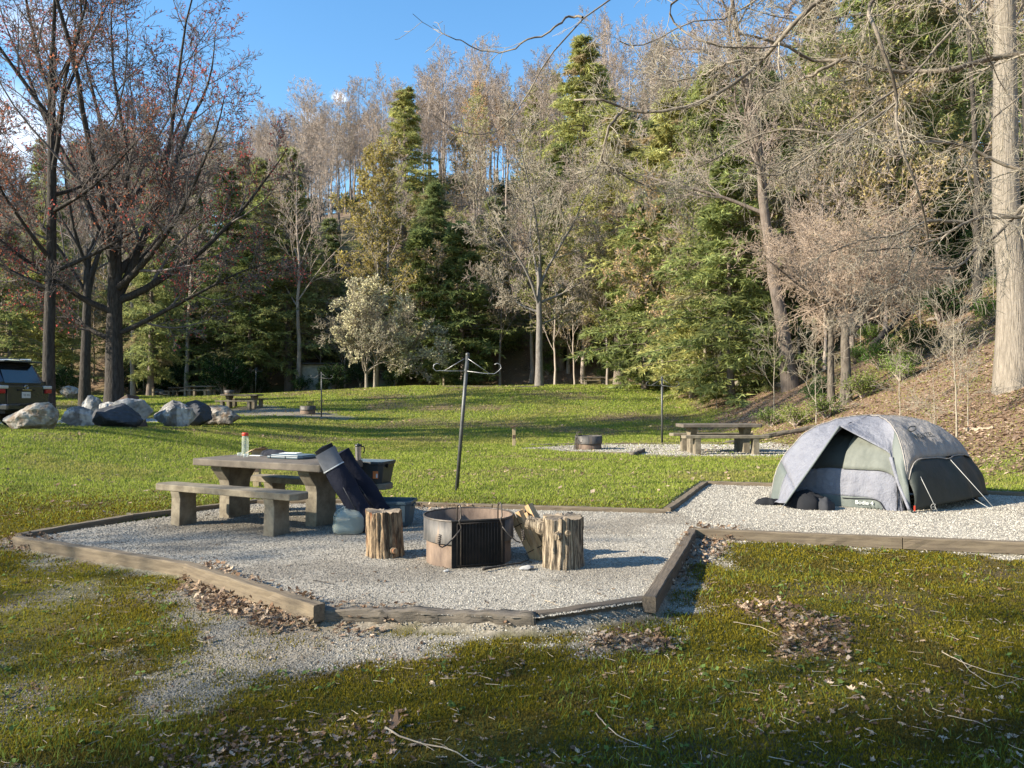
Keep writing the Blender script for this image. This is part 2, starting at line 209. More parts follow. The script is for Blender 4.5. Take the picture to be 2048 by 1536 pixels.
M = dict(
 ground=ground_mat(), blade=leafmat('grass_blades', .40, 0), leaf=leafmat('dead_leaves', .25, 0), stone=leafmat('gravel_stones', 0, 0),
 needles=leafmat('needles', .45, .30, gain=1.6), buds=leafmat('buds', .4, .2), shrub=leafmat('shrub_leaves', .3, .25),
 bark_dark=mat('bark_dark', (.028, .024, .02), (.075, .065, .056), .95, 5, (3, 3, .7), .9, .05),
 bark_pale=mat('bark_pale', (0.323, 0.281, 0.230), (0.170, 0.145, 0.115), .95, 6, (5, 5, .45), 1., .05),
 bark_grey=mat('bark_grey', (.28, .255, .225), (.15, .13, .115), .95, 5, (3, 3, .6), .7, .04, rnd=.25),
 bark_hill=mat('bark_hill', (0.342, 0.285, 0.237), (0.218, 0.180, 0.152), .95, 3, (2, 2, .5), .3, .04, rnd=.3),
 bark_hem=mat('bark_hemlock', (.13, .10, .08), (.22, .18, .15), .95, 4, (3, 3, .6), .7, .04, rnd=.2),
 bark_iron=mat('bark_iron', (.075, .062, .05), (.17, .145, .115), .95, 5, (3, 3, .6), .8, .04),
 limb_bark=mat('limb_bark', (.11, .09, .07), (.26, .22, .17), .9, 3, (1, 1, 1), .6, .02, lo=.42, hi=.60),
 twig=mat('twig', (0.380, 0.309, 0.257), (0.285, 0.233, 0.195), .9, 2, bump=0, rnd=.2),
 twig_pale=mat('twig_pale', (0.374, 0.332, 0.255), (0.221, 0.187, 0.145), .9, 2.5, bump=.3, bd=.01),
 twig_brown=mat('twig_brown', (.42, .33, .25), (.33, .25, .19), .9, 2, bump=0),
 twig_maple=mat('twig_maple', (.12, .10, .09), (.19, .165, .15), .9, 2, bump=0),
 concrete=mat('concrete', (0.25, 0.215, 0.155), (0.13, 0.108, 0.078), .95, 7, bump=.35, bd=.006, c3=(0.136, 0.120, 0.088), c3s=5, c3t=.62),
 concrete_top=mat('concrete_top', (0.098, 0.083, 0.068), (0.165, 0.139, 0.109), .9, 6, bump=.3, bd=.006, c3=(0.068, 0.060, 0.049), c3s=4, c3t=.6),  # darker than concrete: top face dim under low sun, painted into the colour
 timber=mat('timber', (0.195, 0.155, 0.105), (0.115, 0.09, 0.064), .95, 3, (1, 14, 14), .5, .008, c3=(0.080, 0.064, 0.048), c3s=1.6, c3t=.6),
 timber_dark=mat('timber_dark', (.085, .068, .05), (.15, .12, .09), .95, 4, (1, 14, 14), .7, .01),
 timber_old=mat('timber_old', (0.112, 0.096, 0.076), (0.192, 0.160, 0.124), .95, 4, (1, 10, 10), .9, .012, c3=(0.040, 0.036, 0.028), c3s=4, c3t=.52),
 pole=mat('pole_metal', (.10, .105, .10), (.06, .06, .06), .5, 15, bump=.1, metal=.3, spec=.5),
 hook=mat('hook_metal', (.42, .42, .42), (.28, .28, .27), .45, 30, bump=.05, metal=.6, spec=.5),
 stump=mat('stump_wood', (.36, .26, .16), (.075, .052, .035), .95, 7, (5, 5, .7), 1., .04, lo=.42, hi=.58, c3=(.30, .11, .045), c3s=2.6, c3t=.60),
 stump_pale=mat('stump_pale', (.46, .37, .26), (.10, .078, .055), .95, 9, (6, 6, .5), 1., .03, lo=.40, hi=.56),
 stump_top=mat('stump_top', (0.272, 0.216, 0.152), (0.160, 0.128, 0.096), .95, 14, bump=.6, bd=.01),
 split=mat('split_wood', (0.510, 0.357, 0.196), (0.340, 0.212, 0.111), .8, 4, (8, 8, .7), .5, .006),
 steel_old=mat('fire_ring_steel', (0.052, 0.052, 0.052), (0.136, 0.124, 0.112), .6, 5, (3, 3, .6), .2, .004, metal=.35, c3=(0.184, 0.128, 0.088), c3s=3, c3t=.64),
 steel_rust=mat('fire_ring_rust', (0.225, 0.161, 0.116), (0.112, 0.079, 0.060), .8, 5, (2, 2, .7), .25, .004, metal=.1),
 soot=mat('soot', (.012, .011, .010), (.03, .024, .02), .85, 8, bump=.2, bd=.004),
 iron=mat('iron_rod', (.06, .055, .05), (.11, .09, .075), .55, 25, bump=.1, metal=.5, spec=.5),
 rock_grey=mat('rock_grey', (0.240, 0.232, 0.224), (0.104, 0.100, 0.096), .9, 3.2, (1.6, 1.6, .7), 1., .08, c3=(0.496, 0.480, 0.448), c3s=1.8, c3t=.50),
 rock_dark=mat('rock_dark', (0.071, 0.076, 0.088), (0.043, 0.046, 0.051), .8, 2.2, bump=.5, bd=.04, c3=(.11, .09, .06), c3s=1.5, c3t=.62),
 rock_brown=mat('rock_brown', (0.208, 0.152, 0.104), (0.368, 0.336, 0.288), .9, 3.4, bump=1., bd=.08, lo=.42, hi=.56, c3=(0.080, 0.060, 0.044), c3s=1.6, c3t=.56),
 rock_white=mat('rock_white', (0.400, 0.392, 0.368), (0.160, 0.160, 0.168), .9, 3, bump=.6, bd=.04, lo=.42, hi=.62),
 slab=mat('slab_brown', (.07, .045, .035), (.10, .07, .055), .8, 4, bump=.3),
 tent_lilac=mat('tent_lilac', (0.209, 0.213, 0.241), (0.174, 0.177, 0.205), .55, 5, (1.6, 1.6, .6), bump=.8, bd=.06, spec=.35),
 tent_grey=mat('tent_grey', (0.331, 0.302, 0.274), (0.274, 0.252, 0.230), .6, 6, (1.5, 1.5, .6), bump=.8, bd=.06, spec=.35),
 tent_green=mat('tent_green', (0.042, 0.048, 0.042), (0.032, 0.038, 0.033), .6, 4, bump=.5, bd=.03, spec=.3),
 tent_sage=mat('tent_sage', (0.133, 0.149, 0.135), (0.109, 0.124, 0.112), .6, 4, bump=.5, bd=.03, spec=.35),
 tent_mesh=mat('tent_mesh', (.045, .05, .045), (.03, .033, .03), .8, 4, bump=.2),
 tent_inner=mat('tent_inner', (0.195, 0.199, 0.226), (0.165, 0.168, 0.196), .7, 6, bump=.8, bd=.05),
 tent_olive=mat('tent_olive', (0.159, 0.168, 0.146), (0.120, 0.129, 0.111), .7, 6, bump=.5, bd=.02),
 cord=flat('guy_cord', (.42, .42, .40), .7), black=flat('black_fabric', (.010, .011, .014), .9), grey_fabric=flat('grey_fabric', (.16, .165, .18), .9),
 dark_grey_fabric=flat('dark_grey_fabric', (.035, .037, .042), .9), navy=mat('navy_fabric', (.005, .007, .018), (.010, .012, .024), .85, 5, bump=.6, bd=.03),
 bin_blue=flat('bin_blue_grey', (.055, .085, .105), .45), bin_dark=flat('bin_dark_grey', (.035, .042, .045), .5), lid=flat('lid_blue_grey', (.12, .17, .20), .4),
 orange=flat('orange_sticker', (.75, .22, .06), .6), white=flat('white_label', (.72, .72, .70), .6), black_paint=flat('black_print', (.03, .035, .03), .7), white_print=flat('white_print', (.6, .62, .62), .6),
 steel=mat('brushed_steel', (.50, .48, .46), (.40, .38, .37), .3, 30, (1, 1, 8), .05, .001, metal=.9), black_plastic=flat('black_plastic', (.012, .012, .012), .35),
 clear=glassy('clear_plastic', (.8, .85, .78), .08, .22), jug=glassy('milky_plastic', (.50, .55, .48), .22, .48), red=flat('red_plastic', (.62, .06, .03), .4),
 card=mat('cardboard', (.42, .30, .17), (.36, .25, .14), .9, 9, bump=.1), cloth=flat('dark_cloth', (.012, .014, .022), .95),
 paint=mat('car_paint', (.07, .078, .095), (.06, .068, .085), .2, 3, bump=0, metal=.6, spec=.6), car_glass=flat('car_glass', (.012, .014, .018), .08, 0, .8),
 car_trim=flat('car_trim', (.015, .015, .016), .6), chrome=flat('chrome', (.62, .62, .62), .15, 1.), lamp_red=flat('lamp_red', (.45, .02, .03), .2), lamp_clear=flat('lamp_clear', (.6, .6, .58), .15),
 tyre=flat('tyre', (.02, .02, .02), .9), post=mat('post_wood', (.42, .33, .20), (.30, .23, .14), .9, 4, (8, 8, .8), .3), brown=flat('brown_plate', (.08, .05, .035), .7),
 wall=mat('pale_wall', (.33, .32, .26), (.22, .21, .17), .9, 3, bump=.3), roof=flat('dark_roof', (.04, .038, .035), .9),
 log=mat('grey_log', (.24, .21, .175), (.13, .11, .09), .95, 4, (6, 6, .8), .8, .02), dry_stick=mat('dry_stick', (.42, .35, .25), (.28, .22, .16), .9, 9, bump=.3),
 farhill=mat('far_hill', (.10, .11, .115), (.15, .145, .14), 1, .03, bump=0))

# ------------------------------------------------------------------ mesh collecting
def new_mesh(name, V, Fs, C=None, smooth=False):
    me = bpy.data.meshes.new(name); V = np.asarray(V, np.float32); me.vertices.add(len(V)); me.vertices.foreach_set('co', V.ravel())
    li = []; st = []; s = 0
    for f in Fs:
        f = np.asarray(f, np.int32)
        if f.size == 0: continue
        li.append(f.ravel()); m, k = f.shape; st.append(s+np.arange(m)*k); s += m*k
    li = np.concatenate(li); st = np.concatenate(st)
    me.loops.add(len(li)); me.loops.foreach_set('vertex_index', li); me.polygons.add(len(st)); me.polygons.foreach_set('loop_start', st.astype(np.int32))
    if smooth: me.polygons.foreach_set('use_smooth', np.ones(len(st), bool))
    else: me.polygons.foreach_set('use_smooth', np.zeros(len(st), bool))
    me.update(calc_edges=True)
    if C is not None:
        C = np.asarray(C, np.float32)
        if C.shape[1] == 3: C = np.hstack([C, np.ones((len(C), 1), np.float32)])
        at_ = me.color_attributes.new('Col', 'FLOAT_COLOR', 'POINT'); at_.data.foreach_set('color', C.ravel())
    return me
def tag(o, label=None, cat=None, group=None, kind=None):
    if label: o['label'] = label
    if cat: o['category'] = cat
    if group: o['group'] = group
    if kind: o['kind'] = kind
    return o
def link(name, me, m, parent=None):
    o = bpy.data.objects.new(name, me); COL.objects.link(o)
    if m is not None: me.materials.append(M[m] if isinstance(m, str) else m)
    if parent: o.parent = parent
    return o
def thing(name, label, cat, loc=(0, 0, 0), rz=0, group=None):
    o = bpy.data.objects.new(name, None); COL.objects.link(o); o.location = loc; o.rotation_euler = (0, 0, rz); o.empty_display_size = .2
    return tag(o, label, cat, group)
def copy_tree(o, parent=None):
    c = o.copy(); COL.objects.link(c)
    if parent: c.parent = parent
    for ch in o.children: copy_tree(ch, c)
    return c
def tubes(Pt, Rd, k):
    B, n, _ = Pt.shape; T = np.empty_like(Pt); T[:, 1:-1] = Pt[:, 2:]-Pt[:, :-2]; T[:, 0] = Pt[:, 1]-Pt[:, 0]; T[:, -1] = Pt[:, -1]-Pt[:, -2]; T = unit(T)
    ax = Pt[:, -1]-Pt[:, 0]; ref = np.zeros((B, 3)); i = np.argmin(np.abs(unit(ax)), axis=1); ref[np.arange(B), i] = 1
    U = unit(np.cross(T, ref[:, None, :])); W = np.cross(T, U)
    a = np.arange(k)*2*math.pi/k; ca = np.cos(a); sa = np.sin(a)
    V = Pt[:, :, None, :]+Rd[:, :, None, None]*(U[:, :, None, :]*ca[None, None, :, None]+W[:, :, None, :]*sa[None, None, :, None])
    b = (np.arange(B)*n*k)[:, None, None]; r = (np.arange(n-1)*k)[None, :, None]; j = np.arange(k)[None, None, :]; j2 = (j+1) % k
    Fq = np.stack([b+r+j, b+r+j2, b+r+k+j2, b+r+k+j], -1).reshape(-1, 4)
    return V.reshape(-1, 3), Fq
class Acc:
    def __init__(s): s.V = []; s.F = []; s.C = []; s.n = 0
    def add(s, V, Fl, mtx=None, col=None):
        V = np.asarray(V, float)
        if mtx is not None: mm = np.array(mtx); V = V@mm[:3, :3].T+mm[:3, 3]
        if not isinstance(Fl, list): Fl = [Fl]
        for f in Fl: s.F.append(np.asarray(f, int)+s.n)
        if col is not None: s.C.append(np.broadcast_to(np.asarray(col, float), (len(V), 3)) if np.ndim(col) == 1 else col)
        s.V.append(V); s.n += len(V); return s
    def box(s, c, sz, rz=0, mtx=None, tap=1.0, tapy=None):
        x, y, z = (v/2 for v in sz); ty = tap if tapy is None else tapy
        V = np.array([(-x, -y, -z), (x, -y, -z), (x, y, -z), (-x, y, -z), (-x*tap, -y*ty, z), (x*tap, -y*ty, z), (x*tap, y*ty, z), (-x*tap, y*ty, z)])
        m_ = Matrix.Translation(c)@Matrix.Rotation(rz, 4, 'Z')
        if mtx is not None: m_ = mtx@m_
        return s.add(V, [[(0, 3, 2, 1), (4, 5, 6, 7), (0, 1, 5, 4), (1, 2, 6, 5), (2, 3, 7, 6), (3, 0, 4, 7)]], m_)
    def tube(s, pts, r, k=8, caps=True, mtx=None):
        pts = np.array(pts, float)[None]; n = pts.shape[1]; r = np.full((1, n), r) if np.isscalar(r) else np.array(r, float)[None]
        V, Fq = tubes(pts, r, k); fl = [Fq]
        if caps: fl.append([list(range(k))[::-1]]); fl.append([[(n-1)*k+i for i in range(k)]])
        return s.add(V, fl, mtx)
    def lathe(s, prof, k=32, c=(0, 0, 0), jit=None, mtx=None, close=True):
        n = len(prof); a = np.arange(k)*2*math.pi/k; V = []
        for r, z in prof: V.append(np.stack([c[0]+r*np.cos(a), c[1]+r*np.sin(a), np.full(k, c[2]+z)], -1))
        V = np.concatenate(V); r = (np.arange(n-1)*k)[:, None]; j = np.arange(k)[None]; j2 = (j+1) % k
        fl = [np.stack([r+j, r+j2, r+k+j2, r+k+j], -1).reshape(-1, 4)]
        if close: fl.append([list(range(k))[::-1]]); fl.append([[(n-1)*k+i for i in range(k)]])
        return s.add(V, fl, mtx)
    def prism(s, poly, y0, y1, mtx=None):          # polygon in XZ, extruded along Y
        n = len(poly); V = [(a, y0, b) for a, b in poly]+[(a, y1, b) for a, b in poly]
        return s.add(V, [[list(range(n))], [[n+i for i in range(n)][::-1]], [(i, n+i, n+(i+1) % n, (i+1) % n) for i in range(n)]], mtx)
    def grid(s, G, mtx=None, closeu=False):        # G (a,b,3) surface
        a, b, _ = G.shape; i = np.arange(a-1)[:, None]*b; j = np.arange(b-1)[None]
        return s.add(G.reshape(-1, 3), [np.stack([i+j, i+j+1, i+b+j+1, i+b+j], -1).reshape(-1, 4)], mtx)
    def build(s, name, m, parent=None, smooth=False, bevel=0, solid=0):
        me = new_mesh(name, np.concatenate(s.V), s.F, np.concatenate(s.C) if s.C else None, smooth); o = link(name, me, m, parent)
        if solid: q = o.modifiers.new('t', 'SOLIDIFY'); q.thickness = solid; q.offset = 0
        if bevel:
            q = o.modifiers.new('b', 'BEVEL'); q.width = bevel; q.segments = 2; q.limit_method = 'ANGLE'; q.angle_limit = R(40)
        return o

# ------------------------------------------------------------------ ground sheet
def axis(lo, d0, d1, hi, step, g=1.055, mx=12.):
    mid = list(np.arange(d0, d1+1e-6, step)); a = []; s = step; v = d0
    while v > lo: s = min(s*g, mx); v -= s; a.append(v)
    b = []; s = step; v = mid[-1]
    while v < hi: s = min(s*g, mx); v += s; b.append(v)
    return np.array(a[::-1]+mid+b)
ax_, ay_ = axis(-420, -6.2, 8.6, 420, .065), axis(-60, 2.6, 13.2, 620, .065)
XX, YY = np.meshgrid(ax_, ay_); ZZ = gz(XX, YY); cc, ga = ground_col(XX, YY)
i = np.arange(len(ay_)-1)[:, None]*len(ax_); j = np.arange(len(ax_)-1)[None]; n_ = len(ax_)
gme = new_mesh('ground', np.stack([XX, YY, ZZ], -1).reshape(-1, 3), [np.stack([i+j, i+j+1, i+n_+j+1, i+n_+j], -1).reshape(-1, 4)], np.concatenate([cc, ga[..., None]], -1).reshape(-1, 4), True)
tag(link('ground', gme, 'ground'), kind='structure')
# the gravel camp pad: a level sheet inside the timbers
pa, pb = np.meshgrid(np.arange(-5.4, 9.5, .07), np.arange(5.2, 13.6, .07)); ins = in_poly(pa, pb, PAD) > -.05
ok = ins[:-1, :-1] & ins[1:, :-1] & ins[:-1, 1:] & ins[1:, 1:]
ii, jj = np.nonzero(ok); nn = pa.shape[1]; pz = .018*(fbm(pa, pb, 1.1, 3, 91)-.5)
pc, _ = ground_col(pa, pb); PADC = pc*.0+np.array((.31, .28, .23)); kk = sst((fbm(pa, pb, .9, 4, 93)-.52)/.15)
PADC = mixc(PADC, kk*.6, (.17, .15, .12)); PADC = mixc(PADC, sst(1.25-np.hypot((pa+2.9)/1.5, (pb-9.2)/.85))*.75, (.09, .078, .06))  # last mix paints the shade around the near table into the pad colour
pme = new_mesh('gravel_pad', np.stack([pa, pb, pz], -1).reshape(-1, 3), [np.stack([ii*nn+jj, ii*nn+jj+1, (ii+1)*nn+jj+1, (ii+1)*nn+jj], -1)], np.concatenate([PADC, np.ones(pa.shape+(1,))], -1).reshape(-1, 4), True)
tag(link('gravel_pad', pme, 'ground'), kind='structure')
def surf_z(x, y): return np.where(look(_pd, x, y, -1) > -.03, .018*(fbm(x, y, 1.1, 3, 91)-.5), gz(x, y))

# ------------------------------------------------------------------ ground scatter: gravel, grass, leaves
rng = np.random.default_rng(4)
def logpts(N, d0, d1, azm=.80, rng=rng):
    d = np.exp(rng.uniform(math.log(d0), math.log(d1), N)); a = rng.uniform(-azm, azm, N); return a*d, d
def stones():
    x, y = logpts(680000, 3.0, 26); g = look(_g, x, y); g = np.where(in_poly(x, y, GRD) > -.1, .9, g)
    pd_ = look(_pd, x, y, -1); k = rng.random(len(x)) < g**1.3*.95+.012*(y < 9)
    x, y, g = x[k], y[k], g[k]; n = len(x); z = surf_z(x, y)
    s = np.maximum(.0062, y*.00092)*rng.uniform(.6, 1.7, n)
    a = rng.uniform(0, 6.28, n)[:, None]+np.arange(4)*1.5708+rng.uniform(-.4, .4, (n, 4)); r = s[:, None]*rng.uniform(.7, 1.25, (n, 4))
    V = np.empty((n, 5, 3)); V[:, :4, 0] = x[:, None]+r*np.cos(a); V[:, :4, 1] = y[:, None]+r*np.sin(a); V[:, :4, 2] = (z-s*.25)[:, None]+s[:, None]*rng.uniform(0, .35, (n, 4))
    V[:, 4, 0] = x+s*rng.uniform(-.4, .4, n); V[:, 4, 1] = y+s*rng.uniform(-.4, .4, n); V[:, 4, 2] = z+s*rng.uniform(.35, .95, n)
    b = np.arange(n)[:, None]*5; Fc = np.concatenate([b+np.array([[i, (i+1) % 4, 4]]) for i in range(4)])
    s *= 1.; tone = rng.uniform(.17, .44, n)*np.where(x > 1.8, 1.12, np.where(x < -.6, .86, 1.))*np.where(rng.random(n) < .12, .55, 1); c = tone[:, None]*np.array((1.0, .93, .79))  # stone tone raised for sun at right, lowered for shade at left
    vv = fbm(x, y, .9, 4, 93); c = mixc(c, sst(1.4-np.hypot(x+.4, y-7.2)/.62+1.2*(fbm(x, y, 3, 3, 97)-.5))*.6, (.12, .10, .075)); c = mixc(c, look(pad_shade, x, y)*.7, (.11, .095, .075)); c = mixc(c, sst((vv-.50)/.16)*.45*(x < 2.2), (.15, .13, .105)); c = mixc(c, ((y < 8.3) & (x < -1.2) & (look(_pd, x, y, -1) < 0))*.35, (.16, .135, .10))
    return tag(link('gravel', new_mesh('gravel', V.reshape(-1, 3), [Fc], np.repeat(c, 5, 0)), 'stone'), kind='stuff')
pad_shade = sst(1.25-np.hypot((_x+2.9)/1.5, (_y-9.2)/.85))  # mask for shade painted into the stones around the near table
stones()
def blades():
    x, y = logpts(1250000, 2.9, 64, .78); g, leaf, moss, dirt, road, park = masks(x, y)
    pr = (1-g)**1.5*(1-.85*leaf)*(1-.8*dirt)*(1-road)*(1-.8*park)*(look(_pd, x, y, -1) < -.09)+.03*(g < .9)*(look(_pd, x, y, -1) < -.09)
    pr = pr*np.clip(.45+1.1*fbm(x, y, 2.2, 3, 103), .3, 1)
    k = rng.random(len(x)) < pr*np.where(y < 9, np.clip(.35+2.2*fbm(x, y, 1.1, 4, 133)-.55, .12, 1), 1); x, y, moss, dirt = x[k], y[k], moss[k], dirt[k]; n = len(x); z = gz(x, y)
    tall = rng.random(n) < (.010+.05*sst((fbm(x, y, 1.2, 3, 105)-.58)/.08))
    isg = (rng.random(n) > moss) | tall
    wd = np.where(isg, np.maximum(.0035, y*.0008), np.maximum(.005, y*.0011))*rng.uniform(.7, 1.4, n)
    h = np.where(isg, np.where(tall, .03, .020)+y*.0009, .008+y*.0008)*rng.uniform(.45, 1.8, n); h = np.where(y > 9, h*.85, h)
    a = rng.uniform(0, 6.28, n); la = rng.uniform(0, 6.28, n); ln = h*rng.uniform(.1, 1.0, n)
    V = np.empty((n, 3, 3)); V[:, 0] = np.stack([x-wd*np.cos(a), y-wd*np.sin(a), z-.004], -1); V[:, 1] = np.stack([x+wd*np.cos(a), y+wd*np.sin(a), z-.004], -1)
    V[:, 2] = np.stack([x+ln*np.cos(la), y+ln*np.sin(la), z+h], -1)
    pt = fbm(x, y, .5, 4, 107); p2 = fbm(x, y, 2.6, 3, 109); t = rng.random(n)
    cm = np.array((.26, .21, .022))*(1-t[:, None])+np.array((.075, .07, .012))*t[:, None]; cm = mixc(cm, sst((pt-.5)/.2)*.6, (.24, .22, .03)); cm = mixc(cm, sst((.42-p2)/.1)*.55, (.09, .062, .025))
    cg = np.array((.215, .27, .045))*(1-t[:, None])+np.array((.33, .37, .075))*t[:, None]; cg = mixc(cg, sst((pt-.52)/.14)*.6, (.33, .30, .09)); cg = mixc(cg, (rng.random(n) < .10)*1.*(y > 8), (.33, .28, .15)); cg = mixc(cg, sst((.42-p2)/.12)*.4, (.09, .14, .03))
    c = np.where(isg[:, None], cg, cm); c = mixc(c, (tall & (y < 9))*.8, (.14, .20, .045)); c = mixc(c, dirt*.5, (.22, .17, .10))
    me = new_mesh('grass', V.reshape(-1, 3), [np.arange(n*3).reshape(-1, 3)], np.repeat(c, 3, 0)); return tag(link('grass', me, 'blade'), kind='stuff')
blades()
LEAFSH = np.array([(-.5, 0), (-.3, .17), (-.2, .10), (-.05, .30), (.05, .14), (.22, .26), (.28, .10), (.5, 0), (.28, -.12), (.2, -.27), (.02, -.14), (-.08, -.3), (-.2, -.1), (-.32, -.16)])
def leaf_geo(x, y, z, s, curl, tilt, rng, k=1):
    n = len(x)
    if k: sh = LEAFSH
    else: sh = np.array([(-.5, 0), (-.05, .3), (.5, .02), (.0, -.3)])
    m = len(sh); L = np.zeros((n, m, 3)); L[:, :, 0] = sh[:, 0]*s[:, None]; L[:, :, 1] = sh[:, 1]*s[:, None]
    L[:, :, 2] = s[:, None]*(curl[:, None]*(sh[:, 1]**2)*3+curl[:, None]*.5*sh[:, 0]**2*2+rng.uniform(-.06, .06, (n, m)))
    a, b, c = rng.uniform(0, 6.28, n), tilt*rng.uniform(-1, 1, n), tilt*rng.uniform(-1, 1, n)
    ca, sa, cb, sb_, cc_, sc_ = np.cos(a), np.sin(a), np.cos(b), np.sin(b), np.cos(c), np.sin(c)
    X, Y, Z = L[..., 0], L[..., 1], L[..., 2]
    Y, Z = Y*cb[:, None]-Z*sb_[:, None], Y*sb_[:, None]+Z*cb[:, None]; X, Z = X*cc_[:, None]+Z*sc_[:, None], -X*sc_[:, None]+Z*cc_[:, None]
    X, Y = X*ca[:, None]-Y*sa[:, None], X*sa[:, None]+Y*ca[:, None]
    mn = Z.min(1, keepdims=True)*.8
    V = np.stack([X+x[:, None], Y+y[:, None], Z-mn+z[:, None]], -1); Fc = (np.arange(n)[:, None]*m+np.arange(m)[None])
    return V.reshape(-1, 3), Fc, m
LEAFC = np.array([(.31, .20, .125), (.22, .14, .09), (.44, .32, .215), (.14, .09, .06), (.52, .41, .30), (.35, .255, .185)])
def litter():
    A = Acc()
    x, y = logpts(80000, 3., 13.5); g, leaf, moss, *_ = masks(x, y); pd_ = look(_pd, x, y, -1)
    nn_ = fbm(x, y, 1.5, 3, 111); pr = look(_l, x, y)*.9+.018+.10*sst((nn_-.58)/.08)*(y < 8); pr = np.where(pd_ > 0, np.maximum(.010, look(_l, x, y)*.9), pr)
    k = rng.random(len(x)) < pr; x, y = x[k], y[k]; n = len(x); den = look(_l, x, y)
    z = surf_z(x, y)+rng.uniform(0, 1, n)*(.008+.055*den)
    V, Fc, m = leaf_geo(x, y, z, rng.uniform(.022, .07, n)*(.8+.4*den), rng.uniform(-.5, .9, n), .3+.5*den, rng); c = LEAFC[rng.integers(0, 6, n)]*rng.uniform(.5, 1.15, n)[:, None]
    A.add(V, Fc, None, np.repeat(c, m, 0))
    x, y = logpts(330000, 9.5, 95, .78); g, leaf, moss, dirt, *_ = masks(x, y); pr = leaf*.75+.009+dirt*.15; pr = np.where(look(_pd, x, y, -1) > -.1, 0, pr)
    k = rng.random(len(x)) < pr; x, y = x[k], y[k]; n = len(x)
    V, Fc, m = leaf_geo(x, y, gz(x, y)+.005, np.maximum(.10, y*.0036)*rng.uniform(.5, 1.3, n), rng.uniform(-.4, .7, n), .5, rng, 0); c = LEAFC[rng.integers(0, 6, n)]*rng.uniform(.6, 1.25, n)[:, None]
    c = mixc(c, (hill_s(x, y) < 6)*.3, (.42, .29, .20))
    A.add(V, Fc, None, np.repeat(c, m, 0))
    tag(A.build('leaf_litter', 'leaf'), kind='stuff')
    # thin twigs and stalks strewn about
    T = Acc(); x, y = logpts(1300, 3, 12); k = (look(_pd, x, y, -1) < 0) | (rng.random(len(x)) < .12); x, y = x[k], y[k]; n = len(x)
    L = rng.uniform(.02, .11, n); a = rng.uniform(0, 6.28, n); Pt = np.empty((n, 5, 3)); b = a.copy(); px_, py_ = x.copy(), y.copy()
    for q in range(5):
        Pt[:, q, 0] = px_; Pt[:, q, 1] = py_; Pt[:, q, 2] = surf_z(px_, py_)+.018; b = b+rng.uniform(-.35, .35, n); px_ = px_+np.cos(b)*L/4; py_ = py_+np.sin(b)*L/4
    V, Fq = tubes(Pt, np.tile(np.linspace(.0022, .001, 5), (n, 1))*rng.uniform(.6, 1.3, n)[:, None], 3); T.add(V, Fq)
    tag(T.build('twig_litter', 'dry_stick'), kind='stuff')
    # small broad weeds
    W = Acc(); x, y = logpts(1500, 3, 12); k = (look(_pd, x, y, -1) < -.1) & (look(_g, x, y) < .6) & (fbm(x, y, .8, 3, 119) > .5); x, y = x[k], y[k]; n = len(x)
    r5 = np.repeat(np.arange(n), 4); aa = rng.uniform(0, 6.28, len(r5)); rr = rng.uniform(.008, .022, len(r5)); xx = x[r5]+np.cos(aa)*rr; yy = y[r5]+np.sin(aa)*rr
    V, Fc, m = leaf_geo(xx, yy, gz(xx, yy)+.015, rng.uniform(.018, .045, len(r5)), rng.uniform(-.2, .3, len(r5)), .6, rng, 0); c = np.array((.13, .19, .055))*rng.uniform(.7, 1.3, len(r5))[:, None]
    W.add(V, Fc, None, np.repeat(c, m, 0)); tag(W.build('weeds', 'blade'), kind='stuff')
litter()

# ------------------------------------------------------------------ trees
def spawn(lv, cnt, t0, t1, a0, a1, l0, l1, n, up, wig, rf, rng, tip=.25, short=.55, flatz=None, lmin=0, az0=None):
    Pt, Rd, L = lv; B, m, _ = Pt.shape; idx = np.repeat(np.arange(B), cnt); N = len(idx); q = np.tile(np.arange(cnt), B)
    t = t0+(t1-t0)*(q+rng.uniform(0, 1, N))/cnt; f = np.clip(t, 0, .999)*(m-1); i = np.minimum(f.astype(int), m-2); fr = (f-i)[:, None]
    p = Pt[idx, i]*(1-fr)+Pt[idx, i+1]*fr; tn = unit(Pt[idx, i+1]-Pt[idx, i]); r = Rd[idx, i]*(1-fr[:, 0])+Rd[idx, i+1]*fr[:, 0]
    ref = np.where(np.abs(tn[:, 2:3]) > .9, np.array([[1., 0, 0]]), np.array([[0, 0, 1.]])); u = unit(np.cross(tn, ref)); v = np.cross(tn, u)
    ph = q*2.4+rng.uniform(0, 6.28, B)[idx]+rng.uniform(-.5, .5, N)
    if flatz is not None: ph = np.where(q % 2 == 0, 0, math.pi)+rng.uniform(-flatz, flatz, N)
    a = rng.uniform(a0, a1, N)[:, None]; d = unit(np.cos(a)*tn+np.sin(a)*(np.cos(ph)[:, None]*u+np.sin(ph)[:, None]*v))
    ln = np.maximum(L[idx]*rng.uniform(l0, l1, N)*(1-short*(t-t0)/max(t1-t0, .01)), lmin); Q = np.empty((N, n, 3)); Q[:, 0] = p
    w_ = rng.normal(0, 1, (N, 3))*wig*.4
    for k in range(1, n):
        w_ = .5*w_+rng.normal(0, 1, (N, 3))*wig; d = unit(d+w_+np.array([0, 0, up/n])); Q[:, k] = Q[:, k-1]+d*(ln/(n-1))[:, None]
    r0 = r*rf*rng.uniform(.8, 1.1, N); rr = r0[:, None]*(1-(1-tip)*np.linspace(0, 1, n)[None]**.9); return (Q, rr, ln)
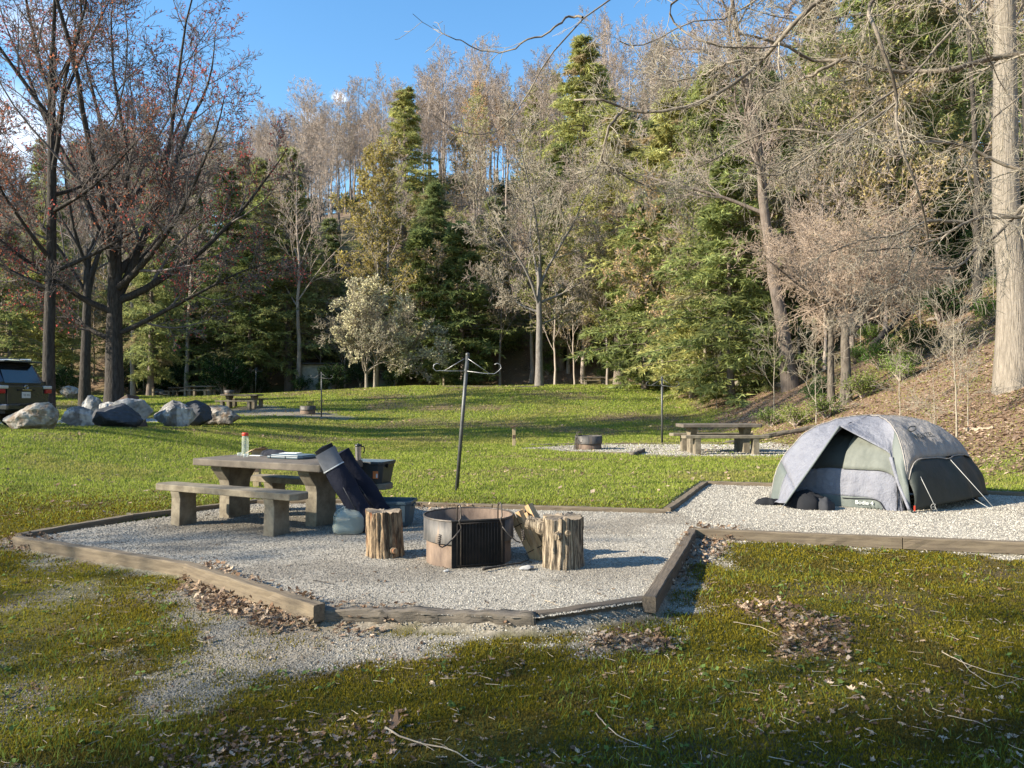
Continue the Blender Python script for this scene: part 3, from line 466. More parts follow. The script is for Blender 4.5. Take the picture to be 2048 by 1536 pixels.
def trunk_path(H, r0, lean=(0, 0), wig=.01, n=16, rng=None, tip=.15, flare=1.35):
    t = np.linspace(0, 1, n); x = np.cumsum(rng.normal(0, wig, n))*H/4+lean[0]*t*H; y = np.cumsum(rng.normal(0, wig, n))*H/4+lean[1]*t*H; x -= x[0]; y -= y[0]
    z = t*H-.3*(t == 0); r = r0*(1-(1-tip)*t**.85); r[0] *= flare; r[1] *= 1+(flare-1)*.25
    return (np.stack([x, y, z], -1)[None], r[None], np.array([H]))
def cards(C, D, ln, wd, rng, tri=True, jit=.5):
    n = len(C); D = unit(D+rng.normal(0, jit, (n, 3))); S = unit(np.cross(D, rng.normal(0, 1, (n, 3)))); ln = ln*rng.uniform(.6, 1.35, n)[:, None]; wd = wd*rng.uniform(.6, 1.35, n)[:, None]
    if tri: V = np.stack([C-S*wd, C+S*wd, C+D*ln], 1); return V.reshape(-1, 3), np.arange(n*3).reshape(-1, 3), 3
    V = np.stack([C, C+D*ln*.5+S*wd, C+D*ln, C+D*ln*.5-S*wd], 1); return V.reshape(-1, 3), np.arange(n*4).reshape(-1, 4), 4
def sample(lv, k, rng, t0=.2):
    Pt, _, L = lv; B, m, _ = Pt.shape; i = np.repeat(np.arange(B), k); f = rng.uniform(t0, .999, len(i))*(m-1); a = f.astype(int); fr = (f-a)[:, None]
    return Pt[i, a]*(1-fr)+Pt[i, a+1]*fr, unit(Pt[i, a+1]-Pt[i, a])
def lvmesh(name, lvs, ks, minr=0.):
    A = Acc()
    for lv, k in zip(lvs, ks):
        V, Fq = tubes(lv[0], np.maximum(lv[1], minr), k); A.add(V, Fq)
    return new_mesh(name, np.concatenate(A.V), A.F, None, True)
def put_tree(name, label, cat, tm, cm, bark, crownm, loc, rz=0, s=1., group=None, fm=None, fmat=None, fname='foliage'):
    o = thing(name, label, cat, loc, rz, group); o.scale = (s, s, s)
    for nm, me, m in (('trunk', tm, bark), ('crown', cm, crownm), (fname, fm, fmat)):
        if me is None: continue
        c = bpy.data.objects.new(nm, me); COL.objects.link(c); c.parent = o
        if len(me.materials) == 0: me.materials.append(M[m])
    return o

def bare(seed, H=20, r0=.25, clear=.3, n1=16, a=(.5, .95), l1=(.28, .42), up1=.5, n2=8, n3=7, n4=4, wig=.07, tw=.011, lean=(0, 0), buds=0, bcol=(.4, .25, .1), bsz=.09, up=.25, short=.45, bare_tip=.12):
    r = np.random.default_rng(seed); t = trunk_path(H, r0, lean, .012, 18, r, tip=bare_tip)
    A1 = spawn(t, n1, clear, .98, a[0], a[1], l1[0], l1[1], 10, up1, wig, .5, r, short=short)
    A2 = spawn(A1, n2, .2, .98, .4, .9, .3, .5, 6, up, wig*1.3, .5, r); A3 = spawn(A2, n3, .15, 1, .35, .9, .35, .6, 4, up, wig*1.4, .55, r, lmin=.35)
    tm = lvmesh('trunk', [t, A1], [9, 5]); ls = [A2, A3]; ks = [4, 3]
    if n4: A4 = spawn(A3, n4, .1, 1, .3, .9, .4, .8, 3, up, wig*1.5, .6, r, lmin=.25); ls.append(A4); ks.append(3)
    cm = lvmesh('crown', ls, ks, tw); fm = None
    if buds:
        C, D = sample(ls[-1], buds, r, .3); V, Fc, m = cards(C, D, bsz, bsz*.45, r, jit=.9); c = np.array(bcol)*r.uniform(.55, 1.4, len(C))[:, None]
        fm = new_mesh('buds', V, [Fc], np.repeat(c, m, 0))
    return tm, cm, fm
def hemlock(seed, H=22, r0=.32, base=.08, Rm=4.0, nb=165, n2=14, nl=14, cs=.34, power=.82, tone=(.142, .165, .068), full=1.):
    r = np.random.default_rng(seed); t = trunk_path(H, r0, (0, 0), .006, 16, r, tip=.06)
    q = np.arange(nb); hz = base+(1-base)*((q+r.random(nb))/nb)**.92; z = hz*H; f = hz*15; i = np.minimum(f.astype(int), 14); p0 = t[0][0, i]*(1-(f-i))[:, None]+t[0][0, i+1]*(f-i)[:, None]
    low = np.clip((hz-base)/.12, .45, 1); L = Rm*((1-hz)/(1-base))**power*r.uniform(.42, 1.3, nb)*low+.35; az = q*2.4+r.uniform(-.5, .5, nb); n = 7; Q = np.empty((nb, n, 3)); Q[:, 0] = p0
    d = np.stack([np.cos(az), np.sin(az), r.uniform(-.15, .55, nb)*(.4+hz)], -1)
    for k in range(1, n): d = unit(d+np.array([0, 0, -.07])+r.normal(0, .05, (nb, 3))); Q[:, k] = Q[:, k-1]+d*(L/(n-1))[:, None]
    rr = (.012+.011*L)[:, None]*np.linspace(1, .25, n)[None]; A1 = (Q, rr, L)
    A2 = spawn(A1, n2, .12, 1, .6, 1.15, .28, .48, 5, -.25, .06, .5, r, flatz=.8, short=.5, lmin=.35)
    C, D = sample(A2, nl, r, .05); C2, D2 = sample(A1, nl*3, r, .3); br = np.repeat(np.arange(nb), n2*nl); b2 = np.repeat(np.arange(nb), nl*3)
    C = np.concatenate([C, C2]); D = np.concatenate([D, D2]); br = np.concatenate([br, b2]); D = D+np.array([0, 0, -.18]); V, Fc, m = cards(C, D, cs, cs*.115, r, jit=.7)
    tint = r.uniform(.6, 1.35, nb)[br]*r.uniform(.6, 1.4, len(C)); c = np.array(tone)*tint[:, None]; c = mixc(c, (r.random(len(C)) < .22)*.75, (tone[0]*1.7, tone[1]*1.5, tone[2]*1.2)); c = mixc(c, (r.random(nb) < .10)[br]*.7, (.22, .17, .11))
    return lvmesh('trunk', [t, A1], [9, 4]), new_mesh('crown', V, [Fc], np.repeat(c, m, 0))
def shrub(seed, Rr=1.6, H=1.8, n=3600, ls=.13, tone=(.05, .085, .03), stems=14):
    r = np.random.default_rng(seed); a = r.uniform(0, 6.28, stems); Q = np.empty((stems, 5, 3)); rad = r.uniform(.2, 1, stems)*Rr*.8; hh = H*r.uniform(.55, .95, stems)
    for k in range(5): q = k/4; Q[:, k] = np.stack([np.cos(a)*rad*q**1.3, np.sin(a)*rad*q**1.3, hh*q], -1)+r.normal(0, .03, (stems, 3))*(k > 0)
    A1 = (Q, np.tile(np.linspace(.03, .01, 5), (stems, 1)), hh*1.2); A2 = spawn(A1, 9, .3, 1, .4, 1.1, .3, .6, 4, .2, .12, .5, r)
    C, D = sample(A2, max(1, n//(stems*9)), r, .3); C = C+r.normal(0, .09, C.shape); V, Fc, m = cards(C, D+np.array([0, 0, .1]), ls, ls*.22, r, False, .7)
    c = np.array(tone)*r.uniform(.5, 1.6, len(C))[:, None]; return lvmesh('stems', [A1, A2], [4, 3], .006), new_mesh('leaves', V, [Fc], np.repeat(c, m, 0))

# hillside stock
BARE = [bare(101, 22, .24, .38, 14, (.35, .75), (.26, .40), .9, 8, 6, 3, tw=.017), bare(102, 20, .20, .45, 12, (.35, .7), (.24, .38), .9, 8, 6, 3, tw=.017), bare(103, 24, .27, .35, 16, (.4, .85), (.26, .42), .7, 8, 6, 3, tw=.017),
        bare(104, 18, .17, .3, 14, (.4, .8), (.28, .42), .8, 7, 6, 3, tw=.017, buds=3, bcol=(.50, .36, .16), bsz=.17), bare(105, 20, .20, .35, 14, (.35, .75), (.26, .40), .9, 8, 6, 3, tw=.017, buds=3, bcol=(.36, .38, .14), bsz=.15), bare(106, 23, .22, .5, 12, (.3, .7), (.24, .36), 1., 8, 6, 3, tw=.018)]
HEM = [hemlock(201), hemlock(202, 24, .34, .05, 4.8, 175, power=.8, tone=(.163, .186, .072)), hemlock(203, 18, .25, .04, 3.9, 165, 14, 14, tone=(.136, .161, .074)), hemlock(204, 22, .3, .22, 4.6, 145, power=.75, tone=(.174, .195, .076)), hemlock(205, 13, .16, .03, 3.3, 125, 13, 13, power=.8, tone=(.188, .21, .082))]
SHR = [shrub(301), shrub(302, 2.2, 2.4, 5200, .15, (.045, .08, .03)), shrub(303, 1.4, 1.3, 2600, .09, (.12, .20, .045)), shrub(304, 1.1, .9, 1800, .08, (.15, .19, .05))]
rg = np.random.default_rng(77); taken = []
def free(x, y, r):
    for a, b, c in taken:
        if (a-x)**2+(b-y)**2 < (min(r, c))**2: return False
    return True
def put_hem(k, px, d, s, label, grp=None, rz=None, sink=0):
    l = at(px, d); taken.append((l[0], l[1], 3.2)); o = put_tree('hemlock_tree', label, 'conifer', HEM[k][0], HEM[k][1], 'bark_hem', 'needles', (l[0], l[1], l[2]-.1-sink), rg.uniform(0, 6.28) if rz is None else rz, s, grp); o.scale = (s*1.32, s*1.32, s*.96); return o
HGRP = 'dark green hemlocks at the wood edge'
for k, px, d, s, lab in [
    (0, 580, 69, 1.03, 'tall slender hemlock whose dark pointed top stands against the sky left of centre'), (1, 452, 67, .86, 'broad dark hemlock behind the far left picnic tables, with a blunt conical top'),
    (0, 385, 72, .83, 'hemlock partly hidden behind the right limbs of the big red budded maple'), (2, 330, 70, .95, 'shorter shaded hemlock just right of the big maple trunk'),
    (1, 525, 76, .84, 'hemlock filling the gap between the two pointed hemlocks left of centre'), (3, 500, 66, .62, 'small loose hemlock above the bare hump of leaf litter at the wood edge'),
    (1, 806, 86, .98, 'pointed hemlock whose tip rises to the skyline between bare grey trees near centre'), (2, 870, 76, .9, 'low hemlock on the slope behind the tall leaning lantern pole'),
    (2, 660, 74, .8, 'hemlock behind the left side of the pale flowering dogwood'), (4, 845, 69, 1.1, 'bright green young hemlock right of the pale dogwood'), (4, 925, 67, 1.15, 'young hemlock with drooping boughs low behind the top of the lantern pole'), (2, 985, 74, .85, 'hemlock just left of the bare forked tree on the mound'),
    (1, 1172, 78, 1.22, 'tallest hemlock, its pale green top rising above the hill at centre right'), (3, 1238, 60, 1.02, 'hemlock with a long clear dark trunk standing behind the small pole by the far table'),
    (1, 1120, 70, .9, 'hemlock behind the right limbs of the bare forked tree'), (3, 1345, 54, .98, 'full hemlock above the far end of the grey fallen log'), (0, 1300, 72, 1.05, 'hemlock standing back between two fuller hemlocks right of centre'),
    (1, 1430, 48, .86, 'wide hemlock with low sweeping boughs above the fallen log'), (2, 1520, 44, 1.0, 'mid sized hemlock just left of the mottled leaning trunk on the slope'), (3, 1400, 66, 1.1, 'hemlock rising behind the wide one above the fallen log'),
    (1, 1500, 60, 1.0, 'tall hemlock high behind the brown twiggy tree'), (0, 1640, 56, 1.1, 'hemlock behind the double trunked brown tree'), (4, 1465, 39, 1.0, 'small bright hemlock bough cluster at the foot of the slope'), (4, 1290, 52, 1.1, 'young hemlock with light tips by the far rising bank'),
    (2, 1590, 66, 1.1, 'hemlock deep in the wood right of centre'), (4, 1750, 46, 1.1, 'small understorey hemlock between two thick trunks on the right slope'), (4, 1385, 45, .8, 'short bushy hemlock beside the scrub at the slope foot'),
    (4, 90, 62, 1.0, 'young hemlock in the shade beyond the parked car'), (2, 270, 74, 1.0, 'hemlock in shade just behind the big maple trunk')]:
    put_hem(k, px, d, s, lab, HGRP)
for k, px, d, s, lab in [(3, 1812, 41, 1.15, 'great dark trunked hemlock on the right slope, branchless low down')]:
    put_hem(k, px, d, s, lab)
# random forest over the hill
nb_, nh_ = 0, 0
for q in range(9000):
    if nb_ >= 215 and nh_ >= 72: break
    d = math.sqrt(rg.uniform(24**2, 150**2)); a = rg.uniform(-.74, .78); x = a*d; s_ = float(hill_s(np.array([x]), np.array([d]))[0])
    if s_ < 3.0 or math.hypot(x, d) > 165: continue
    if a > .3 and d < 46 and s_ < 9: continue
    if a > .62 and d < 34: continue
    near = s_ < 16; ph = .55 if (near and a < .4) else (.34 if a > .02 else .04)
    if a < -.25: ph = .5 if s_ < 20 else .05
    hem = rg.random() < ph; rad = 4.3 if hem else (3.6 if s_ > 15 else 3.2)
    if not free(x, d, rad): continue
    if hem:
        if nh_ >= 72: continue
        nh_ += 1; taken.append((x, d, 3.6)); k = int(rg.integers(0, 5)); z = gzs(x, d)
        put_tree('hemlock_tree', 'dark green hemlock scattered among bare trees on the wooded hillside', 'conifer', HEM[k][0], HEM[k][1], 'bark_hem', 'needles', (x, d, z-.1), rg.uniform(0, 6.28), rg.uniform(.65, 1.05)*(.85 if a < -.05 else 1.), 'hemlocks scattered over the wooded hillside').scale.x *= 1.2
    else:
        if nb_ >= 215: continue
        nb_ += 1; taken.append((x, d, 3.0)); k = int(rg.choice([0, 1, 2, 3, 4, 5], p=[.22, .18, .18, .14, .14, .14])); z = gzs(x, d); t_, c_, f_ = BARE[k]
        put_tree('bare_tree', ['bare grey tree with upswept limbs among many on the wooded hillside', 'gold budded thin tree among the bare ones on the wooded hillside'][k in (3, 4)], 'tree', t_, c_, 'bark_hill', 'twig', (x, d, z-.1), rg.uniform(0, 6.28), rg.uniform(.8, 1.12)*float(np.interp(a, [-.5, -.25, -.05, .1], [.72, .76, .86, 1.])), 'bare trees on the wooded hillside' if k not in (3, 4) else 'gold budded trees on the wooded hillside', f_, 'buds', 'buds')
for q in range(60):                             # thin bare trees closing the ridge
    for _ in range(30):
        a = rg.uniform(-.36, .08); d = rg.uniform(100, 150)
        if free(a*d, d, 2.6): break
    x = a*d; taken.append((x, d, 2.4)); k = int(rg.choice([0, 1, 2, 5])); t_, c_, f_ = BARE[k]
    put_tree('bare_tree', 'bare grey tree with upswept limbs among many on the wooded hillside', 'tree', t_, c_, 'bark_hill', 'twig', (x, d, gzs(x, d)-.1), rg.uniform(0, 6.28), rg.uniform(.5, .85), 'bare trees on the wooded hillside')
for q in range(26):
    x = rg.uniform(-38, 8); d = rg.uniform(112, 150); k = int(rg.choice([0, 1])); o = thing('shrub', 'dark green undergrowth clump under the bare trees along the ridge', 'shrub', (x, d, gzs(x, d)-.1), rg.uniform(0, 6.28), 'undergrowth clumps along the ridge'); o.scale = (1.6, 1.6, 1.3)
    for nm, me, m in (('stems', SHR[k][0], 'twig'), ('leaves', SHR[k][1], 'shrub')):
        c = bpy.data.objects.new(nm, me); COL.objects.link(c); c.parent = o
        if len(me.materials) == 0: me.materials.append(M[m])
# shaded wood on the far left behind the car
LW = 'dark tree trunks of the shaded wood at far left'
for q in range(46):
    for _ in range(40):
        px = rg.uniform(-160, 560); d = rg.uniform(58, 100); x = (px-1024)/F*d
        if px > 300 and d < 68: continue
        if free(x, d, 3.): break
    taken.append((x, d, 2.6)); k = int(rg.integers(0, 8)); z = gzs(x, d)
    if k < 5: put_tree('bare_tree', 'slim dark bare tree in the shaded wood behind the car and big maples', 'tree', BARE[k][0], BARE[k][1], 'bark_hill', 'twig', (x, d, z-.1), rg.uniform(0, 6.28), rg.uniform(.6, .85), LW)
    else: put_tree('hemlock_tree', 'shaded hemlock in the dark wood behind the car and big maples', 'conifer', HEM[k % 5][0], HEM[k % 5][1], 'bark_hem', 'needles', (x, d, z-.1), rg.uniform(0, 6.28), rg.uniform(.55, .85), 'shaded hemlocks at far left')
# evergreens beyond the left edge of the picture that shade the left wood
for x, d, k, s in [(-30.5, 25.5, 2, .72), (-37, 28, 0, .75), (-40, 22, 1, .8), (-44, 30, 0, .9), (-50, 36, 1, .85), (-55, 44, 0, .85), (-48, 48, 2, .85), (-60, 52, 1, .85), (-66, 58, 0, .8), (-58, 60, 1, .8)]:
    put_tree('hemlock_tree', 'hemlock beyond the left edge of the clearing that shades the wood', 'conifer', HEM[k][0], HEM[k][1], 'bark_hem', 'needles', (x, d, gzs(x, d)-.1), d, s, 'hemlocks beyond the left edge')
for x, y, k, s in [(-34, 25, 0, .95), (-36, 34, 1, 1.), (-30, 13.5, 0, .62), (-38, 16, 5, .8), (-20, 2.9, 1, .5), (-14, -.9, 2, .45), (-26, -4.2, 0, .7), (-10.5, .2, 4, .34), (-9.5, -2.2, 1, .4)]:
    t_, c_, f_ = BARE[k]; put_tree('bare_tree', 'bare tree left of the clearing, casting thin shadows over the lawn', 'tree', t_, c_, 'bark_hill', 'twig', (x, y, gzs(x, y)-.1), x*3+y, s, 'bare trees left of the clearing')
# trees left of and behind the camera: their crowns throw the dappled shade on the near ground
for x, y, k, s in [(-15, -1.9, 0, .48)]:
    put_tree('hemlock_tree', 'evergreen left behind the camera that shades the near moss', 'conifer', HEM[k][0], HEM[k][1], 'bark_hem', 'needles', (x, y, -.3), y, s, 'evergreens behind the camera')
# small trees just leafing out, scattered before the hemlocks
BUD = [bare(401, 11, .10, .2, 14, (.5, 1.), (.35, .55), .3, 8, 6, 3, tw=.010, buds=4, bcol=(.34, .34, .13), bsz=.12, wig=.1), bare(402, 9, .08, .15, 14, (.5, 1.1), (.4, .6), .2, 8, 6, 3, tw=.010, buds=3, bcol=(.50, .38, .19), bsz=.11, wig=.1), bare(403, 10, .09, .2, 14, (.5, 1.1), (.4, .6), .1, 8, 6, 4, tw=.010, wig=.1)]
for n, (px, d) in enumerate([(1110, 60), (1150, 64), (1215, 57), (1275, 60), (1325, 50), (1365, 52), (1410, 44), (1455, 46), (1500, 41), (1545, 44), (1600, 42), (1650, 36), (1705, 38), (1770, 36), (1000, 66), (955, 70), (880, 68), (690, 68), (640, 70), (1340, 62), (1480, 52), (1560, 54), (1420, 58), (1260, 66)]):
    l = at(px, d); g = BUD[(n*7) % 3]; put_tree('budding_tree', ['small tree with yellow green new leaves among the hemlocks', 'small tree with tan gold buds among the hemlocks', 'small leafless twiggy tree among the hemlocks'][(n*7) % 3], 'tree', g[0], g[1], 'bark_hill', 'twig', (l[0], l[1], l[2]-.05), n*1.3, rg.uniform(.75, 1.35), ['leafing small trees at the slope foot', 'gold budded small trees at the slope foot', 'twiggy small trees at the slope foot'][(n*7) % 3], g[2], 'buds', 'buds')
# rhododendrons and brush
def put_shrub(k, px, d, s, label, grp=None, dz=0):
    l = at(px, d); t_, c_ = SHR[k]; o = thing('shrub', label, 'shrub', (l[0], l[1], l[2]-.05+dz), rg.uniform(0, 6.28), grp); o.scale = (s, s, s)
    for nm, me, m in (('stems', t_, 'twig'), ('leaves', c_, 'shrub')):
        c = bpy.data.objects.new(nm, me); COL.objects.link(c); c.parent = o
        if len(me.materials) == 0: me.materials.append(M[m])
SG = 'broad leaved shrubs at the wood edge'
for k, px, d, s, lab in [(1, 445, 63, 1.25, 'large round rhododendron right behind the far left fire ring'), (1, 475, 65, 1.0, 'rhododendron at the right foot of the large round one'), (0, 520, 68, .8, 'low shrub in shade behind the far left pole'), (0, 600, 66, .8, 'shrub left of the half hidden pale wall'), (1, 668, 66, .95, 'dark shrub covering the right end of the half hidden pale wall'), (0, 645, 64.5, .6, 'grey green shrub just above the small dark lantern pole'),
    (1, 300, 66, 1.1, 'dark rhododendron behind the heap of fallen branches'), (1, 350, 68, 1.2, 'dark rhododendron behind the far left picnic tables'), (1, 255, 68, 1., 'dark shrub just right of the big maple trunk'), (1, 130, 60, .9, 'shrub in the gap right of the parked car'), (1, 720, 69, .9, 'dark shrub in the hollow left of the dogwood stems'), (1, 790, 68, .9, 'dark shrub right behind the dogwood stems'),
    (2, 1530, 41, 1.35, 'bright green leafy bush left of the mottled leaning trunk'), (2, 1480, 44, 1.1, 'green bush at the far end of the fallen log'), (2, 1375, 55, 1.0, 'green bush above the small dark timbers'), (2, 1760, 30, .95, 'light green bush on the right slope beside the double trunk'), (2, 1800, 26, .75, 'low green bush on the right slope above the tent'), (3, 1650, 25.5, .9, 'low green brush at the foot of the double trunk, left side'), (3, 1725, 26, 1., 'low green brush at the foot of the double trunk, right side'), (3, 1590, 26, .9, 'straggly green brush where the lawn meets the right slope'), (3, 1540, 28, .8, 'low brush left of the slope behind the stone table'),
    (1, 1860, 40, 1.2, 'glossy dark rhododendron high on the right slope'), (1, 1905, 44, 1.4, 'big dark rhododendron left of the far right trunks'), (1, 1960, 38, 1.0, 'dark rhododendron behind the great pale trunk, left side'), (1, 2040, 42, 1.3, 'dark rhododendron behind the great pale trunk, right side'), (0, 1880, 33, .9, 'shrub on the bank below the dark rhododendrons')]:
    put_shrub(k, px, d, s, lab, SG)
for q in range(80):
    px = rg.uniform(1050, 2080); d = rg.uniform(26, 75); x = (px-1024)/F*d; s_ = float(hill_s(np.array([x]), np.array([d]))[0])
    if s_ > 2.2 and (px < 1850 or d > 24): put_shrub(int(rg.choice([2, 3, 0])), px, d, rg.uniform(.4, .9), 'small green brush clump growing from the leaf litter on the slope', 'brush clumps on the slope')

# the near and middle trees that can be told apart
def limbed(seed, H, r0, fork, nl, al, ll, side=(), n3=9, n4=7, n5=5, tw=.009, upl=.9, wig=.06, buds=0, bcol=(.3, .08, .05), bsz=.07, spread=1., lean=(0, 0), nl2=9, droop=.15):
    r = np.random.default_rng(seed); t = trunk_path(H*fork*1.25, r0, lean, .010, 10, r, tip=.55)
    A1 = spawn(t, nl, .62, 1.0, al[0], al[1], ll[0]/(fork*1.25), ll[1]/(fork*1.25), 16, upl, wig, .62, r, tip=.12, short=.1)
    if side:
        Sx = []; 
        for (h, azm, L, up, rad) in side:
            q = np.empty((16, 3)); dd = np.array([math.cos(azm), math.sin(azm), .35]); dd /= np.linalg.norm(dd); f = h/(H*fork*1.25)*9; i_ = int(f); q[0] = t[0][0, i_]*(1-f+i_)+t[0][0, i_+1]*(f-i_)
            for k in range(1, 16): dd = unit(dd+r.normal(0, .05, 3)+np.array([0, 0, up/16])); q[k] = q[k-1]+dd*L/15
            Sx.append((q, rad*np.linspace(1, .12, 16), L))
        A1 = (np.concatenate([A1[0], np.array([a[0] for a in Sx])]), np.concatenate([A1[1], np.array([a[1] for a in Sx])]), np.concatenate([A1[2], np.array([a[2] for a in Sx])]))
    A2 = spawn(A1, nl2, .15, .98, .45, .95, .28, .48, 9, .45, wig*1.3, .5, r); A3 = spawn(A2, n3, .12, 1, .4, .9, .3, .5, 6, .25, wig*1.6, .5, r, lmin=.5)
    A4 = spawn(A3, n4, .1, 1, .4, .95, .35, .65, 4, droop, wig*1.8, .6, r, lmin=.3); A5 = spawn(A4, n5, .1, 1, .4, .9, .4, .8, 3, droop, .15, .7, r, lmin=.16) if n5 else None
    tm = lvmesh('trunk', [t, A1], [12, 8]); ls = [A2, A3, A4]+([A5] if n5 else []); cm = lvmesh('crown', ls, [5, 3, 3, 3][:len(ls)], tw); fm = None
    if buds:
        C, D = sample(ls[-1], buds, r, .4); k = r.random(len(C)) < .5+.9*(np.sin(C[:, 0]*.9+seed)*np.sin(C[:, 2]*.8+1)*np.sin(C[:, 1]*.7)); C = C[k]; D = D[k]
        V, Fc, m = cards(C, D, bsz, bsz*.5, r, jit=1.2); c = np.array(bcol)*r.uniform(.6, 1.6, len(C))[:, None]; fm = new_mesh('buds', V, [Fc], np.repeat(c, m, 0))
    return tm, cm, fm
def near_tree(name, label, px, d, g, bark, tw, rz=0, s=1., cat='tree'):
    l = at(px, d); return put_tree(name, label, cat, g[0], g[1], bark, tw, (l[0], l[1], l[2]-.1), rz, s, None, g[2], 'buds', 'buds')
near_tree('maple_tree', 'big dark maple with a thick trunk and many limbs, thin red buds, behind the boulders', 226, 27.5,
          limbed(11, 20, .36, .27, 7, (.3, .8), (.58, .8), side=[(3.4, .05, 6.6, .25, .10), (4.6, .2, 8.5, .9, .15), (3.2, 2.9, 5.0, .9, .10), (5.0, -.4, 8.5, 1.1, .13), (4.2, 3.6, 6, .9, .12), (5.6, 1.2, 7, 1.1, .12)], n3=8, n4=6, n5=3, tw=.0075, nl2=9, buds=1, bcol=(.42, .11, .08), bsz=.075), 'bark_dark', 'twig_maple')
near_tree('maple_tree', 'straight dark maple with red brown buds rising behind the parked car', 95, 26,
          limbed(12, 19, .20, .55, 6, (.3, .6), (.35, .5), side=[(4.8, 3.3, 4.6, .9, .085), (5.4, .2, 5., 1.0, .085), (6.6, 2.5, 5, 1.1, .08), (7.4, -.3, 4.6, 1, .08), (5.8, -1.6, 4.4, 1, .08), (8, 1.2, 4.5, 1, .08)], n3=8, n4=6, n5=3, tw=.0075, nl2=9, buds=1, bcol=(.50, .15, .10), bsz=.075), 'bark_dark', 'twig_maple', 0)
near_tree('maple_tree', 'further maple with grey limbs between the two nearer dark maples', 172, 41, limbed(13, 20, .30, .35, 6, (.25, .6), (.5, .65), n3=7, n4=5, n5=3, buds=1, bcol=(.36, .13, .09), bsz=.09, tw=.012), 'bark_dark', 'twig_maple')
near_tree('forked_bare_tree', 'pale grey bare tree with one trunk forking into rising limbs, alone on the mound', 1079, 56,
          limbed(15, 19.5, .30, .36, 4, (.22, .55), (.6, .72), side=[(5.5, 3.0, 5.5, .6, .10), (6.2, .1, 6, .8, .11), (4.6, .4, 4.5, .5, .07)], n3=8, n4=6, n5=3, tw=.017, upl=1.1), 'bark_grey', 'twig_pale')
near_tree('gold_budded_tree', 'thin pale stemmed tree with yellow gold buds rising behind the dogwood', 752, 63,
          bare(16, 18.5, .17, .28, 22, (.4, .9), (.20, .34), .6, 9, 8, 4, tw=.016, buds=2, bcol=(.42, .33, .10), bsz=.17), 'bark_pale', 'twig_pale')
g_ = limbed(17, 9.8, .16, .15, 8, (.4, 1.0), (.6, .8), n3=8, n4=6, n5=3, tw=.012, upl=.65, buds=2, bcol=(.60, .57, .36), bsz=.13, wig=.09)
near_tree('dogwood_tree', 'low wide dogwood covered in pale cream blossom, several stems, at the lawn edge', 733, 60, g_, 'bark_pale', 'twig_pale', .3)
g2 = limbed(18, 8.8, .15, .22, 6, (.35, .8), (.6, .75), n3=7, n4=5, n5=2, tw=.014, upl=.8, buds=2, bcol=(.45, .42, .29), bsz=.11, wig=.09)
near_tree('dogwood_tree', 'second smaller dogwood stem leaning right beside the wide blossoming one', 750, 60.8, g2, 'bark_pale', 'twig_pale', 1.)
g3 = limbed(19, 8.6, .20, .36, 9, (.6, 1.3), (.40, .58), n3=8, n4=5, n5=2, tw=.006, upl=.2, wig=.045, droop=-.45, nl2=9)
near_tree('ironwood_tree', 'brown twiggy tree with a fine drooping crown, thicker stem of the pair above the tent', 1692, 26.5, g3, 'bark_iron', 'twig_brown', .5)
g4 = limbed(20, 8.0, .14, .38, 7, (.6, 1.3), (.38, .55), n3=7, n4=5, n5=2, tw=.006, upl=.2, wig=.045, droop=-.45)
near_tree('ironwood_tree', 'thinner left stem of the brown twiggy pair above the tent', 1663, 27.2, g4, 'bark_iron', 'twig_brown', 2.2)
def straight(seed, H, r0, lean, clear=.6, n1=14, tw=.012, fl=1.4): return bare(seed, H, r0, clear, n1, (.6, 1.1), (.2, .34), .3, 8, 7, 4, tw=tw, lean=lean, wig=.09)
q_ = straight(31, 24, .40, (-.045, .01), .55); near_tree('oak_tree', 'great pale barked trunk at the right edge standing in leaf litter', 2031, 19.3, q_, 'bark_pale', 'twig_pale')
q_ = straight(32, 24, .50, (-.01, 0), .5); near_tree('hardwood_tree', 'thick pale trunk behind the brown twiggy pair on the right slope', 1728, 44, q_, 'bark_pale', 'twig_pale', 1)
q_ = straight(33, 22, .36, (-.15, 0), .35, 18); near_tree('hardwood_tree', 'mottled trunk leaning left at the right end of the fallen log', 1583, 36, q_, 'bark_hem', 'twig', 0)
q_ = straight(34, 22, .15, (-.02, 0), .5); near_tree('hardwood_tree', 'slim dark straight trunk just left of the great pale trunk', 1955, 33, q_, 'bark_dark', 'twig', 1)
q_ = straight(35, 24, .33, (-.01, 0), .5); near_tree('hardwood_tree', 'pale grey trunk behind and left of the great pale trunk', 1984, 38, q_, 'bark_pale', 'twig_pale', 2)
q_ = straight(36, 20, .22, (-.01, 0), .5); near_tree('hardwood_tree', 'dark trunk half hidden behind the right side of the great pale trunk', 2062, 25, q_, 'bark_dark', 'twig', 3)
for n, (px, d, lab) in enumerate([(1168, 66, 'thin leafless trunk left of the clear trunked hemlock'), (1137, 69, 'second thin trunk left of the clear trunked hemlock'), (1270, 68, 'straight trunk just right of the clear trunked hemlock'), (1062, 68, 'thin crooked pale trunk left of the forked tree'), (1640, 47, 'pale slim trunk behind the thin brown stem'), (1862, 52, 'pale trunk between the thick dark trunk and the rhododendrons'), (376, 66, 'brown trunk rising straight behind the far left table'), (470, 69, 'reddish trunk pair behind the round rhododendron'), (596, 67, 'dark trunk left of the pale wall')]):
    t_, c_, f_ = BARE[n % 3]; l = at(px, d); put_tree('hardwood_tree', lab, 'tree', t_, c_, 'bark_hill', 'twig', (l[0], l[1], l[2]-.1), n, .85)
